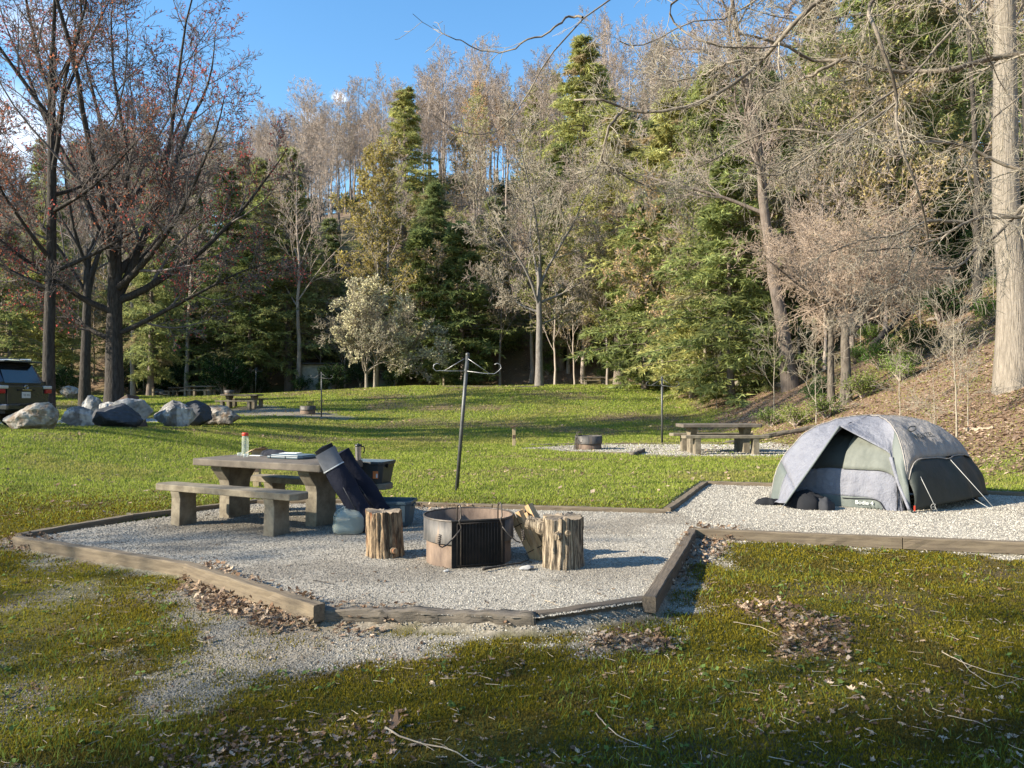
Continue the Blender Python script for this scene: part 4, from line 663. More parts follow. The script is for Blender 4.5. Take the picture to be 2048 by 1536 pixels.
# leafless saplings and brush on the right slope
SAP = [bare(41, 3.4, .022, .25, 9, (.5, 1.1), (.3, .5), .3, 5, 4, 0, tw=.0045, wig=.09), bare(42, 2.6, .018, .1, 9, (.5, 1.2), (.35, .6), .2, 5, 4, 0, tw=.0045, wig=.12), bare(43, 2.0, .014, .05, 10, (.5, 1.2), (.4, .7), .1, 4, 3, 0, tw=.0045, wig=.12)]
for n, (k, px, d, s, lab) in enumerate([(0, 1912, 17.3, .95, 'pale leafless sapling, the tallest, right above the tent'), (1, 1935, 17.8, .8, 'thin leafless sapling just right of the tallest one above the tent'), (2, 1868, 19, .8, 'short bare sapling left of the tallest one above the tent'), (1, 1800, 21, .8, 'bare sapling on the slope left of the tallest one'), (2, 1830, 17.5, .6, 'tiny bare sapling low behind the tent')]):
    l = at(px, d); t_, c_, f_ = SAP[k]; put_tree('sapling', lab, 'sapling', t_, c_, 'twig_pale', 'twig_pale', (l[0], l[1], l[2]-.05), n*1.7, s)
for q in range(26):
    px = rg.uniform(1180, 2060); d = rg.uniform(19, 60); x = (px-1024)/F*d; s_ = float(hill_s(np.array([x]), np.array([d]))[0])
    if s_ < 1.6: continue
    l = at(px, d); k = int(rg.integers(0, 3)); t_, c_, f_ = SAP[k]; put_tree('sapling', 'thin leafless sapling in the brush on the slope', 'sapling', t_, c_, 'twig_brown', 'twig_brown', (l[0], l[1], l[2]-.05), rg.uniform(0, 6.28), rg.uniform(.5, 1.25), 'leafless saplings on the slope')

# overhanging tree at the right: traced limbs with grown twigs
def traced():
    r = np.random.default_rng(5); T = []
    def w3(px, py, d): return np.array([(px-1024)/F*d, d, EYE+(HY-py)/F*d])
    hub = np.array([10.2, 8.6, 8.2]); hub2 = np.array([10.2, 8.6, 5.2])
    limbs = [
     (10, .055, .014, hub, [(1632, 0), (1567, 66), (1531, 114), (1483, 158), (1430, 193), (1387, 215), (1352, 208), (1308, 226), (1246, 215), (1211, 193), (1150, 197)]),
     (10, .022, .006, None, [(1246, 215), (1216, 254), (1203, 320), (1194, 346), (1130, 372)]), (10, .014, .004, None, [(1203, 320), (1251, 351), (1317, 382), (1372, 388)]),
     (9, .045, .012, hub, [(1729, 0), (1755, 53), (1779, 105), (1790, 150), (1799, 202), (1795, 263), (1825, 351), (1856, 408), (1858, 470)]),
     (11, .035, .010, hub, [(1966, 0), (1896, 70), (1852, 127), (1799, 175), (1738, 215), (1654, 281), (1590, 330)]),
     (12, .075, .018, hub2, [(2048, 105), (1983, 112), (1917, 136), (1830, 142), (1742, 136), (1698, 110), (1632, 123), (1588, 92), (1558, 79), (1480, 60)]),
     (12, .030, .008, None, [(1698, 110), (1640, 140), (1580, 165), (1530, 185), (1500, 230)]),
     (13, .050, .010, hub2, [(2048, 350), (1939, 287), (1852, 281), (1764, 281), (1667, 267), (1545, 250), (1479, 289), (1413, 329), (1340, 350)]),
     (11, .055, .010, hub2, [(2048, 436), (1983, 432), (1930, 443), (1878, 482), (1834, 491), (1780, 497), (1724, 500)]),
     (11, .045, .016, hub2, [(2048, 408), (2009, 460), (1957, 495), (1922, 533), (1890, 543), (1869, 537)]),
     (10, .020, .005, None, [(1799, 202), (1700, 270), (1640, 300), (1560, 350), (1500, 345)]), (11, .022, .005, None, [(1834, 491), (1810, 560), (1760, 590), (1700, 620)]),
     (11, .028, .006, None, [(1930, 443), (1860, 440), (1790, 470), (1720, 480), (1650, 510)]), (10, .018, .005, None, [(1531, 114), (1460, 120), (1400, 150), (1340, 160), (1290, 140)]),
     (8.5, .024, .004, hub, [(1205, 0), (1166, 29), (1132, 73), (1091, 117), (1063, 147), (1065, 179), (1045, 210), (1012, 248), (987, 265), (945, 268), (914, 267), (893, 254), (866, 231)]),
     (8.5, .014, .003, None, [(1166, 27), (1141, 25), (1112, 50), (1080, 70), (1053, 72), (1028, 99), (997, 103), (957, 98), (932, 79), (901, 71), (866, 55), (825, 23)]),
     (9, .030, .008, hub, [(1330, 0), (1345, 40), (1390, 75), (1440, 95), (1500, 92), (1560, 86)]), (11, .03, .008, hub, [(1500, 0), (1450, 40), (1400, 30), (1340, 60), (1290, 90), (1240, 80)]),
     (12, .03, .008, hub, [(1800, 0), (1770, 30), (1700, 20), (1640, 40), (1560, 30), (1490, 10)]), (10, .03, .006, hub, [(2048, 190), (1990, 230), (1930, 340), (1960, 420)]), (9.5, .024, .005, hub, [(1900, 0), (1960, 60), (2000, 150), (2060, 240)])]
    for d, r0, r1, h, pts in limbs:
        q = [w3(px, py, d+.35*math.sin(i*1.3+d*7+px)) for i, (px, py) in enumerate(pts)]
        if h is not None: q = [h, h*.5+q[0]*.5+np.array([0, 0, .9 if h is hub else .3])]+q
        q = np.array(q); s = np.concatenate([[0], np.cumsum(np.linalg.norm(np.diff(q, axis=0), axis=1))]); L = s[-1]; u = np.linspace(0, L, 34)
        c = np.stack([np.interp(u, s, q[:, k]) for k in range(3)], -1); c[1:-1] = (c[:-2]+2*c[1:-1]+c[2:])/4; c += r.normal(0, .008, c.shape)
        rr = r1+(r0-r1)*np.linspace(1, 0, 34)**1.1; T.append((c, rr, L))
    lim = (np.array([a[0] for a in T]), np.array([a[1] for a in T]), np.array([min(a[2], 5.) for a in T]))
    t = trunk_path(11, .34, (0, 0), .012, 12, r, tip=.5); t = (t[0]+np.array([10.2, 8.6, gzs(10.2, 8.6)]), t[1], t[2])
    thin = np.array([14, 15]); thick = np.array([k for k in range(len(T)) if k not in (14, 15)]); sub = lambda q: (lim[0][q], lim[1][q], lim[2][q]*(1. if q is thick else .55))
    B2 = spawn(sub(thin), 8, .35, 1., .4, 1.2, .12, .3, 8, 0, .12, .45, r, lmin=.3); B3 = spawn(B2, 2, .3, 1, .4, 1.1, .3, .6, 5, 0, .1, .6, r, lmin=.1)
    A2 = spawn(sub(thick), 15, .2, 1., .35, 1.0, .16, .36, 10, -.2, .10, .42, r, lmin=.4); A3 = spawn(A2, 7, .1, 1, .35, .9, .4, .75, 7, -.35, .10, .55, r, lmin=.25); A4 = spawn(A3, 5, .1, 1, .35, .9, .5, .9, 5, -.3, .11, .7, r, lmin=.12)
    o = thing('overhanging_tree', 'gnarled leafless tree reaching in from the right, crooked limbs over the tent', 'tree', (0, 0, 0))
    for nm, me, m in (('trunk', lvmesh('trunk', [t], [12]), 'bark_dark'), ('limbs', lvmesh('limbs', [lim], [8]), 'limb_bark'), ('crown', lvmesh('crown', [A2, A3, A4, B2, B3], [4, 3, 3, 4, 3], .0028), 'twig_pale')): link(nm, me, m, o)
traced()
# far wooded hill at the left edge
def farhill():
    a = np.linspace(-1.3, .2, 120); d = np.linspace(300, 520, 24); A_, D_ = np.meshgrid(a, d); h = np.interp(A_, [-1.3, -.66, -.55, -.35, 0], [130, 112, 88, 55, 20])
    z = h*sst((D_-300)/200)+5*(fbm(A_*60, D_*.08, 1, 3, 5)-.5); G = np.stack([A_*D_, D_, z], -1); A = Acc(); A.grid(G); o = A.build('hills', 'farhill', smooth=True); tag(o, kind='structure')
    n = 26000; aa = rg.uniform(-1.1, .1, n); dd = rg.uniform(310, 505, n); hh = np.interp(aa, [-1.3, -.66, -.55, -.35, 0], [130, 112, 88, 55, 20])*sst((dd-300)/200)
    C = np.stack([aa*dd, dd, hh+rg.uniform(1, 11, n)], -1); V, Fc, m = cards(C, np.tile([0, 0, 1.], (n, 1)), 6., 1.6, rg, True, .45); c = np.array((.11, .115, .12))*rg.uniform(.5, 1.4, n)[:, None]
    tag(link('far_wood', new_mesh('far_wood', V, [Fc], np.repeat(c, m, 0)), 'shrub'), kind='stuff')
farhill()

#@@OBJ
# ------------------------------------------------------------------ landscape timbers round the pad
def timber(a, b, zt, label, m='timber', w_=.098, h=.118, seed=0, grp=None):
    a = Vector((a[0], a[1], zt)); b = Vector((b[0], b[1], zt)); L = (b-a).length; r = np.random.default_rng(seed+7); old = m == 'timber_old'; n = max(8, int(L/(.035 if old else .10)))
    u = np.linspace(-L/2, L/2, n); pr = [(-.5, 0), (-.5, .42), (-.42, .5), (.42, .5), (.5, .42), (.5, 0), (.5, -.5), (-.5, -.5)]; G = np.empty((n, 8, 3)); jt = .003 if old else .002
    for k, (p, q) in enumerate(pr):
        G[:, k, 0] = u; G[:, k, 1] = p*w_+r.normal(0, jt, n)+.006*np.sin(u*1.7+seed); G[:, k, 2] = (q-.5)*h+r.normal(0, jt, n)+((fbm(u*5+seed*3, u*0+k*.6, 1.2, 4, seed)-.62)*.05 if (old and q > 0) else 0); G[:, k, 1] += (fbm(u*6+seed, u*0+k*.5, 1.3, 4, seed+4)-.5)*(.05 if old else .008)
    A = Acc(); i = np.arange(n-1)[:, None]*8; j = np.arange(8)[None]; j2 = (j+1) % 8
    A.add(G.reshape(-1, 3), [np.stack([i+j, i+j2, i+8+j2, i+8+j], -1).reshape(-1, 4), [list(range(8))[::-1]], [[(n-1)*8+k for k in range(8)]]])
    o = A.build('timber', m, smooth=old); c = (a+b)/2; o.location = c; o.rotation_euler = (0, 0, math.atan2(b.y-a.y, b.x-a.x)); return tag(o, label, 'timber', grp)
TB = [((38, 1071), (380, 1125), 'weathered landscape timber running from the left corner of the pad', 'timber', .045), ((381, 1124.5), (640, 1207), 'pale landscape timber above the leaf drift at the front left of the pad', 'timber', .06),
      ((650, 1212), (1072, 1223), 'rotten broken landscape timber along the front of the pad', 'timber_old', .022), ((1073, 1223), (1295, 1191), 'low dark landscape timber at the front right of the pad', 'timber_dark', .012),
      ((1299, 1192), (1383, 1057), 'dark landscape timber running away from the viewer beside the leaf pile', 'timber_dark', .05), ((1386, 1055.5), (1800, 1072.5), 'long landscape timber below the tent, near its left half', 'timber', .05), ((1802, 1072.5), (2250, 1091), 'landscape timber at the right edge below the tent', 'timber', .05)]
for n, (a, b, lab, m, zt) in enumerate(TB): timber(P(*a, zt), P(*b, zt), zt, lab, m, seed=n)
TB2 = [(P(40, 1069, .04), P(262, 1031, .04), 'dark landscape timber from the left corner toward the table', 'timber'), (P(264, 1030.5, .04), P(515, 1000, .04), 'dark landscape timber behind the front bench and table', 'timber'),
       (P(517, 1000, .05), P(688, 999, .05), 'landscape timber behind the picnic table legs', 'timber'), (P(690, 999, .06), P(985, 1007.5, .06), 'landscape timber behind the fire ring, left length', 'timber'), (P(987, 1007.5, .06), P(1330, 1017, .06), 'landscape timber behind the fire ring, right length', 'timber'),
       (P(1333, 1016, .05), P(1410, 963, .05), 'short landscape timber angling back beside the lawn', 'timber'), (P(1412, 962, .05), P(1700, 971, .05), 'landscape timber left behind the tent', 'timber'), (P(1702, 971, .05), P(2150, 989, .05), 'landscape timber right behind the tent', 'timber')]
for n, (a, b, lab, m) in enumerate(TB2): timber(a, b, .055, lab, m, seed=20+n)
def gtimber(p1, d1, p2, d2, lab, m='timber', up=.05, h=.14, grp=None, seed=0):
    a = at(p1, d1); b = at(p2, d2); o = timber(a, b, 0, lab, m, .14, h, seed, grp); L = math.hypot(b[0]-a[0], b[1]-a[1]); o.location.z = (a[2]+b[2])/2+up; o.rotation_euler.y = -math.atan2(b[2]-a[2], L); return o
gtimber(1060, 23.9, 1165, 24.4, 'thin timber behind the second fire ring', 'timber_old', seed=41); gtimber(1130, 20.5, 1262, 19.6, 'timber in front of the second fire ring', 'timber', .03, seed=42)
gtimber(1263, 18.9, 1285, 20.2, 'short dark timber end sticking up at the second pad', 'timber_old', .10, seed=43); gtimber(1200, 24.4, 1440, 24.6, 'long timber behind the second stone table, left length', 'timber', .04, seed=44)
gtimber(1442, 24.6, 1640, 24.6, 'long timber behind the second stone table, right length', 'timber_old', .05, seed=45); gtimber(1290, 18.7, 1520, 18.4, 'timber along the near side of the second gravel pad', 'timber', .02, seed=46)
gtimber(890, 55, 985, 55, 'pale timber by the small post on the mound', 'timber', .10, .22, seed=47); gtimber(1035, 54, 1078, 54, 'dark timber left of the forked bare tree', 'timber_old', .12, .22, seed=48)
gtimber(1383, 52, 1408, 52, 'dark timber end at the foot of the fallen log', 'timber_old', .22, .4, seed=49); gtimber(1416, 51, 1432, 51, 'smaller dark timber end right beside the other one', 'timber_old', .16, .3, seed=50)
gtimber(470, 37.4, 640, 36.4, 'timber along the front of the left gravel pad', 'timber_old', .03, seed=51)
def logobj(name, cat, label, p1, d1, p2, d2, r0, r1, m='log', lift=0., seed=0, n=24, k=9):
    a = np.array(at(p1, d1)); b = np.array(at(p2, d2)); r = np.random.default_rng(seed); t = np.linspace(0, 1, n)[:, None]; q = a*(1-t)+b*t+np.array([0, 0, lift]); q[:, 2] = gz(q[:, 0], q[:, 1])+lift; q += r.normal(0, .02, q.shape)
    A = Acc(); A.tube(q, np.linspace(r0, r1, n)*r.uniform(.9, 1.1, n), k); o = A.build(name, m, smooth=True); return tag(o, label, cat)
logobj('fallen_log', 'log', 'long grey fallen log lying up the slope between the lawn and the mottled trunk', 1392, 51, 1570, 37, .20, .15, lift=.12, seed=3)
logobj('fallen_log', 'log', 'thin pale fallen stick lying in the leaves behind the tent', 1928, 17.5, 1990, 16.8, .03, .02, 'dry_stick', .04, 4)
for n, (p1, d1, p2, d2) in enumerate([(291, 64, 350, 62), (300, 62.5, 340, 64.5), (310, 65, 345, 61.5), (295, 62.8, 325, 64.6)]):
    o = logobj('dead_branch', 'branch', 'grey dead branch in the heap left of the far picnic tables', p1, d1, p2, d2, .10, .05, 'log', .15+.13*n, 10+n, 12, 6); o['group'] = 'dead branches in the heap'
for n in range(16):
    p1 = rg.uniform(1150, 2000); d1 = rg.uniform(30, 80); q = (p1-1024)/F*d1
    if float(hill_s(np.array([q]), np.array([d1]))[0]) < 3: continue
    o = logobj('fallen_log', 'log', 'fallen dead trunk lying among the leaves on the wooded slope', p1, d1, p1+rg.uniform(-90, 90), d1+rg.uniform(-4, 4), rg.uniform(.08, .2), .06, 'log', .12, 60+n, 12, 7); o['group'] = 'fallen trunks on the wooded slope'
logobj('dead_branch', 'branch', 'thick dark fallen limb lying on the right slope behind the dark trunk', 1745, 34, 1830, 40, .16, .10, 'bark_dark', .35, 30)

# ------------------------------------------------------------------ concrete tables and benches
def bev_slab(L, W, T, z, A=None, cut=.0):
    A = A or Acc(); l, w_ = L/2, W/2; c = cut
    poly = [(-l+c, -w_), (l-c, -w_), (l, -w_+c), (l, w_-c), (l-c, w_), (-l+c, w_), (-l, w_-c), (-l, -w_+c)]; n = 8
    V = [(a, b, z-T) for a, b in poly]+[(a, b, z) for a, b in poly]
    return A.add(V, [[list(range(n))[::-1]], [[n+i for i in range(n)]], [(i, (i+1) % n, n+(i+1) % n, n+i) for i in range(n)]])
def pedestal(x, W, wt, th, z, flare=.11):
    A = Acc(); a, b = W/2, wt/2; A.prism([(-a, -.06), (a, -.06), (a*.94, z-.26), (a*.94+.015, z-.19), (b*.92, z-.07), (b, z-.04), (b, z), (-b, z), (-b, z-.04), (-b*.92, z-.07), (-a*.94-.015, z-.19), (-a*.94, z-.26)], -th/2, th/2, Matrix.Translation((x, 0, 0))@Matrix.Rotation(R(90), 4, 'Z')); return A
def table(loc, rz, label, L=2.08, W=.78, H=.75, grp=None, sp=.70):
    o = thing('picnic_table', label, 'picnic table', loc, rz, grp); bev_slab(L, W, .085, H, cut=.03).build('tabletop', 'concrete_top', o, bevel=.012)
    for s in (-1, 1): pedestal(s*sp, .36, .62, .17, H-.085).build('leg', 'concrete', o, bevel=.008)
    return o
def bench(loc, rz, label, L=2.25, W=.29, H=.48, grp=None, sp=.74):
    o = thing('bench', label, 'bench', loc, rz, grp); bev_slab(L, W, .075, H, cut=.07).build('seat', 'concrete', o, bevel=.01)
    for s in (-1, 1): A = Acc(); A.prism([(-.13, -.06), (.13, -.06), (.115, H-.16), (.135, H-.075), (-.135, H-.075), (-.115, H-.16)], -.075, .075, Matrix.Translation((s*sp, 0, 0))@Matrix.Rotation(R(90), 4, 'Z')); A.build('leg', 'concrete', o, bevel=.008)
    return o
TA = math.atan2(-.45, .893); TC = Vector((-2.9, 9.49, 0)); ux = Vector((math.cos(TA), math.sin(TA), 0)); uy = Vector((-math.sin(TA), math.cos(TA), 0))
def tloc(u, v, z=0): p = TC+ux*u+uy*v; return (p.x, p.y, z)
table(TC, TA, 'near grey concrete picnic table holding a bottle, lid and mug')
bench(tloc(-.03, -.73), TA-.01, 'front concrete bench of the near picnic table, with nothing on it'); bench(tloc(.12, .62), TA, 'back concrete bench of the near picnic table, carrying the dark bin', H=.455)
def site(px, d, rz, labs, off=.68, grp=None):
    l = at(px, d); l = (l[0], l[1], l[2]); table(l, rz, labs[0])
    for s, lab in ((-1, labs[1]), (1, labs[2])):
        if not lab: continue
        x = l[0]-math.sin(rz)*off*s; y = l[1]+math.cos(rz)*off*s; bench((x, y, gzs(x, y)), rz, lab)
site(1436, 20.2, .02, ('lit concrete picnic table on the second gravel pad just left of the tent', 'front bench of the picnic table left of the tent', 'back bench of the picnic table left of the tent'))
site(1188, 62, .03, ('small far concrete picnic table on the mound right of the forked bare tree', 'front bench of the far table right of the forked bare tree', 'back bench of the far table right of the forked bare tree'))
site(400, 56, -.08, ('far left concrete table, the nearer of two in a row by the wood', 'front bench of the nearer far left table', 'back bench of the nearer far left table'))
site(365, 62.5, -.05, ('far left concrete table, the further of two in a row by the wood', 'front bench of the further far left table', 'back bench of the further far left table'))
site(484, 41, -.12, ('concrete picnic table right behind the brown topped boulder', 'front bench of the table behind the brown topped boulder', 'back bench of the table behind the brown topped boulder'))
site(787, 70, 1.25, ('tiny far concrete table right of the dogwood stems', 'left bench of the tiny far table by the dogwood', 'right bench of the tiny far table by the dogwood'))

# ------------------------------------------------------------------ things on and by the near table
def T_(px, py, z=.75): p = P(px, py, z); return (p[0], p[1], z)
o = thing('water_bottle', 'tall clear water bottle with a red cap on the left of the near table', 'bottle', T_(491, 911), 0)
A = Acc(); A.lathe([(.0, 0), (.041, 0), (.044, .01), (.044, .10), (.042, .11), (.044, .12), (.044, .235), (.040, .25), (.036, .262)], 24, close=False); A.build('body', 'clear', o, True)
A = Acc(); A.lathe([(.039, .258), (.041, .262), (.041, .292), (.037, .298), (.001, .298)], 24, close=False); A.build('cap', 'red', o, True)
for px, py, lab in ((480, 912, 'small clear plastic cup left of the bottle on the near table'), (492, 914.5, 'small clear plastic cup in front of the bottle on the near table')):
    A = Acc(); A.lathe([(.0, .002), (.030, .002), (.036, .045), (.033, .045), (.028, .006), (.0, .006)], 20, close=False); q = A.build('cup', 'clear', smooth=True); q.location = T_(px, py); tag(q, lab, 'cup')
o = thing('travel_mug', 'stainless steel travel mug with a black lid and handle on the near table', 'mug', T_(717, 920.5), R(-5))
A = Acc(); A.lathe([(0, 0), (.030, 0), (.032, .012), (.036, .06), (.041, .165), (.042, .172)], 28, close=False); A.build('body', 'steel', o, True)
A = Acc(); A.lathe([(.043, .168), (.044, .172), (.043, .188), (.037, .194), (.001, .196)], 28, close=False); A.box((.0, 0, .198), (.03, .012, .012)); A.build('lid', 'black_plastic', o, True)
A = Acc(); A.tube([(.036, 0, .168), (.062, 0, .170), (.074, 0, .155), (.074, 0, .115), (.066, 0, .095), (.055, 0, .092)], [.008]*6, 8); A.build('handle', 'black_plastic', o, True)
def heap(name, label, cat, loc, rx, ry, h, m, seed, rz=0, n=34, lob=.5):
    a = np.linspace(0, 2*math.pi, n); q = np.linspace(0, 1, 12); Aq, Qq = np.meshgrid(a, q); s = 1+.22*np.sin(Aq*2+seed)+.12*np.sin(Aq*5+seed*2)+.06*np.sin(Aq*9)
    x = rx*s*np.sin(Qq*math.pi/2)*np.cos(Aq); y = ry*s*np.sin(Qq*math.pi/2)*np.sin(Aq); z = h*np.cos(Qq*math.pi/2)**.8*(.55+lob*(fbm(x/rx+seed, y/ry, 2.2, 3, seed)))+h*.22*(fbm(x/rx, y/ry, 7, 2, seed+3)-.5)*np.sin(Qq*math.pi)
    A = Acc(); A.grid(np.stack([x, y, np.maximum(z, 0)], -1)); o = A.build(name, m, smooth=True); o.location = loc; o.rotation_euler = (0, 0, rz); return tag(o, label, cat)
heap('jacket', 'crumpled dark jacket between the cardboard box and the lid on the near table', 'jacket', T_(552, 911), .24, .13, .095, 'cloth', 3, TA)
o = thing('cardboard_box', 'small open tan cardboard box behind the dark jacket on the near table', 'box', T_(517, 908), R(25)); A = Acc(); A.box((0, 0, .03), (.17, .09, .06)); A.build('body', 'card', o, bevel=.003)
A = Acc(); A.add([(-.085, -.047, .055), (.085, -.047, .055), (.12, -.10, .085), (-.05, -.10, .085)], [[(0, 1, 2, 3)]]); A.add([(-.087, .045, .055), (-.087, -.045, .055), (-.16, -.045, .015), (-.16, .045, .015)], [[(0, 1, 2, 3)]]); A.build('flap', 'card', o, solid=.003)
A = Acc(); A.box((0, 0, .004), (.16, .07, .008)); q = A.build('paper', 'white', bevel=.002); q.location = T_(513, 911.5); q.rotation_euler = (0, 0, -.3); tag(q, 'white folded paper beside the cardboard box on the near table', 'paper')
o = thing('bin_lid', 'blue grey plastic bin lid lying flat on the near table', 'lid', T_(587, 915.5), TA+.02)
A = bev_slab(.58, .40, .030, .032, cut=.05); A.build('rim', 'bin_blue', o, bevel=.008); A = bev_slab(.50, .32, .012, .045, cut=.04); A.build('panel', 'lid', o, bevel=.005); A = Acc(); A.box((-.19, -.203, .016), (.006, .004, .03)); A.box((.05, -.203, .016), (.006, .004, .03)); A.build('clip', 'black_plastic', o)
A = Acc(); A.box((0, 0, .0035), (.24, .17, .005)); q = A.build('paper', 'white', bevel=.001); p_ = T_(582, 913.5); q.location = (p_[0], p_[1], .7955); q.rotation_euler = (0, 0, TA+.3); tag(q, 'white sheet of paper lying on the blue grey bin lid', 'paper')
A = Acc(); 
for k in range(4): A.tube([(0, 0, .10+.014*k), (.05, 0, .101+.014*k), (.13, 0, .10+.014*k)], .0028, 5)
A.tube([(0, 0, .095), (0, 0, .15)], .005, 6); A.tube([(0, 0, .12), (-.12, .02, .05), (-.18, .03, .01)], .006, 6); q = A.build('fork', 'iron', smooth=True); q.location = T_(668, 918); tag(q, 'dark pronged fork standing up behind the grey bag top on the near table', 'fork')
def tub(L, W, H, A=None, rim=.02, t=.006, taper=.86, z0=0.):
    """open tapered tub with a rolled rim, base at z0"""
    A = A or Acc(); 
    def ring(l, w_, z, c=.05):
        l, w_ = l/2, w_/2; return [(-l+c, -w_, z), (l-c, -w_, z), (l, -w_+c, z), (l, w_-c, z), (l-c, w_, z), (-l+c, w_, z), (-l, w_-c, z), (-l, -w_+c, z)]
    rs = [ring(L*taper, W*taper, z0), ring(L*.985, W*.985, z0+H-.035), ring(L+rim, W+rim, z0+H-.035), ring(L+rim, W+rim, z0+H), ring(L-.01, W-.01, z0+H), ring(L*taper-.02, W*taper-.02, z0+.012)]
    V = [p for r_ in rs for p in r_]; Fq = [(k*8+i, k*8+(i+1) % 8, (k+1)*8+(i+1) % 8, (k+1)*8+i) for k in range(5) for i in range(8)]
    return A.add(V, [Fq, [list(range(8))[::-1]], [[40+i for i in range(8)]]])
o = thing('storage_bin', 'blue grey open storage bin on the gravel behind the left stump', 'bin', (P(775, 1052)[0]+.02, P(775, 1052)[1]+.12, .01), -.10)
tub(.56, .40, .29).build('tub', 'bin_blue', o, bevel=.005); A = Acc()
for k in (-.2, -.07, .07, .2): A.box((k, -.187, .15), (.045, .02, .20), tap=1.05)
A.build('rib', 'bin_blue', o, bevel=.004); A = Acc(); A.box((.285, 0, .235), (.03, .14, .03)); A.build('handle', 'bin_blue', o, bevel=.005)
bl = tloc(.95, .62, .455); o = thing('storage_bin', 'dark grey storage bin with an orange sticker sitting on the back bench', 'bin', bl, TA+.12)
tub(.54, .38, .27).build('tub', 'bin_dark', o, bevel=.005); A = Acc(); A.box((.0, 0, .262), (.53, .36, .006)); A.build('inner_lid', 'lid', o)
A = Acc(); A.box((.18, -.1775, .11), (.07, .004, .09), mtx=Matrix.Rotation(0, 4, 'X')); A.build('sticker', 'orange', o); A = Acc(); A.box((.2, -.181, .10), (.022, .004, .05)); A.build('sticker', 'white', o)
A = Acc(); A.box((.284, 0, .22), (.035, .16, .05)); A.build('handle', 'black_plastic', o, bevel=.006)
A = Acc(); A.lathe([(0, 0), (.055, 0), (.075, .20), (.085, .205), (.085, .22), (.072, .22), (.052, .01), (0, .01)], 24, close=False); q = A.build('bucket', 'black_plastic', smooth=True); q.location = tloc(.02, .60, .456); tag(q, 'black tapered bucket standing on the back bench under the table edge', 'bucket')
A = Acc(); A.lathe([(0, 0), (.045, 0), (.05, .12), (.046, .12), (.04, .01), (0, .01)], 20, close=False); A.tube([(.05, 0, .1), (.13, 0, .105)], .008, 6); q = A.build('pan', 'black_plastic', smooth=True); q.location = tloc(.24, .66, .456); tag(q, 'small black pan right of the bucket on the back bench', 'pan')
# two long folded chair bags leaning on the table end
def bag(name, label, top, bot, w0, w1, mtop, cuffm, seed):
    o = thing(name, label, 'chair bag', bot, 0); top = np.array(top)-np.array(bot); ax = unit(top); n = 22; r = np.random.default_rng(seed); sd = unit(np.cross(ax, [0, 1., 0])); th = np.cross(sd, ax)
    def shell(t0, t1, kw, m, nm, pad=0., n=n, close=False):
        t = np.linspace(t0, t1, n); a = np.linspace(0, 2*math.pi, 29); Tt, Aa = np.meshgrid(t, a, indexing='ij'); w_ = (w0*(1-Tt)+w1*Tt)*(1+.06*np.sin(Tt*11+seed))+pad; dpt = w_*.62
        wr = 1+.05*np.sin(Aa*3+Tt*9+seed)+.045*(fbm(Aa*2+seed, Tt*9, 1.5, 3, seed)-.5)*2
        Q = (top[None, None]*Tt[..., None]+sd*(np.cos(Aa)*w_*wr)[..., None]+th*(np.sin(Aa)*dpt*wr)[..., None]); A = Acc(); A.grid(Q); m0 = Q[-1].mean(0); k = len(a)
        if close:
            for e in (0, -1): c = Q[e].mean(0)+ (ax*.02 if e else -ax*.01); V = np.vstack([Q[e], c]); A.add(V, [[(i, i+1, k) for i in range(k-1)]])
        A.build(nm, m, o, True)
    shell(0, 1, 1, mtop, 'body', 0, n, True)
    if cuffm: shell(.80, 1.015, 1, cuffm, 'cuff', .010, 8); shell(.795, .808, 1, 'white_print', 'piping', .013, 3); shell(1.0, 1.06, 1, 'black', 'opening', -.006, 4, True)
    A = Acc(); c = top*.5+sd*w0*1.02-th*.0; A.tube([top*.25-th*w0*.66, top*.4-th*w0*.75, top*.55-th*w0*.7], .006, 6); A.build('strap', 'dark_grey_fabric', o, True); return o
bag('chair_bag', 'long dark blue chair bag with a grey cuff leaning on the near table corner', (-2.085, 8.62, .90), (-1.60, 8.62, .05), .135, .115, 'navy', 'grey_fabric', 1)
bag('chair_bag', 'second long dark blue chair bag leaning behind the grey cuffed one', (-2.0, 8.93, .86), (-1.46, 8.98, .05), .14, .12, 'navy', None, 2)
# collapsible water jug
o = thing('water_jug', 'translucent collapsible water jug with a red cap on the gravel by the table leg', 'jug', (P(694, 1070)[0], P(694, 1070)[1]+.12, .01), .2)
a = np.linspace(0, 2*math.pi, 41); prf = [(.0, 0), (.80, .0), (1.0, .02), (1.03, .07), (.98, .12), (1.0, .17), (.93, .21), (.72, .245), (.35, .262), (.0, .268)]; G = np.empty((len(prf), 41, 3))
for k, (r_, z_) in enumerate(prf):
    sq = .165/np.maximum(np.abs(np.cos(a))**5+np.abs(np.sin(a))**5, 1e-6)**.2*r_; sq = sq*(1+.035*np.sin(a*5+k)+.02*np.sin(a*11+k*2)); G[k] = np.stack([sq*np.cos(a), sq*np.sin(a)*.85, np.full(41, z_)+.012*np.sin(a*3+k)*(r_ > .1)*(z_ > .01)], -1)
A = Acc(); A.grid(G); A.build('body', 'jug', o, True); A = Acc(); A.lathe([(.03, .26), (.032, .285), (.001, .287)], 20, (.03, 0, 0), close=False); A.build('cap', 'red', o, True)
A = Acc(); A.tube([(-.1, 0, .262), (-.06, 0, .285), (0, 0, .283)], .006, 6); A.build('handle', 'clear', o, True)

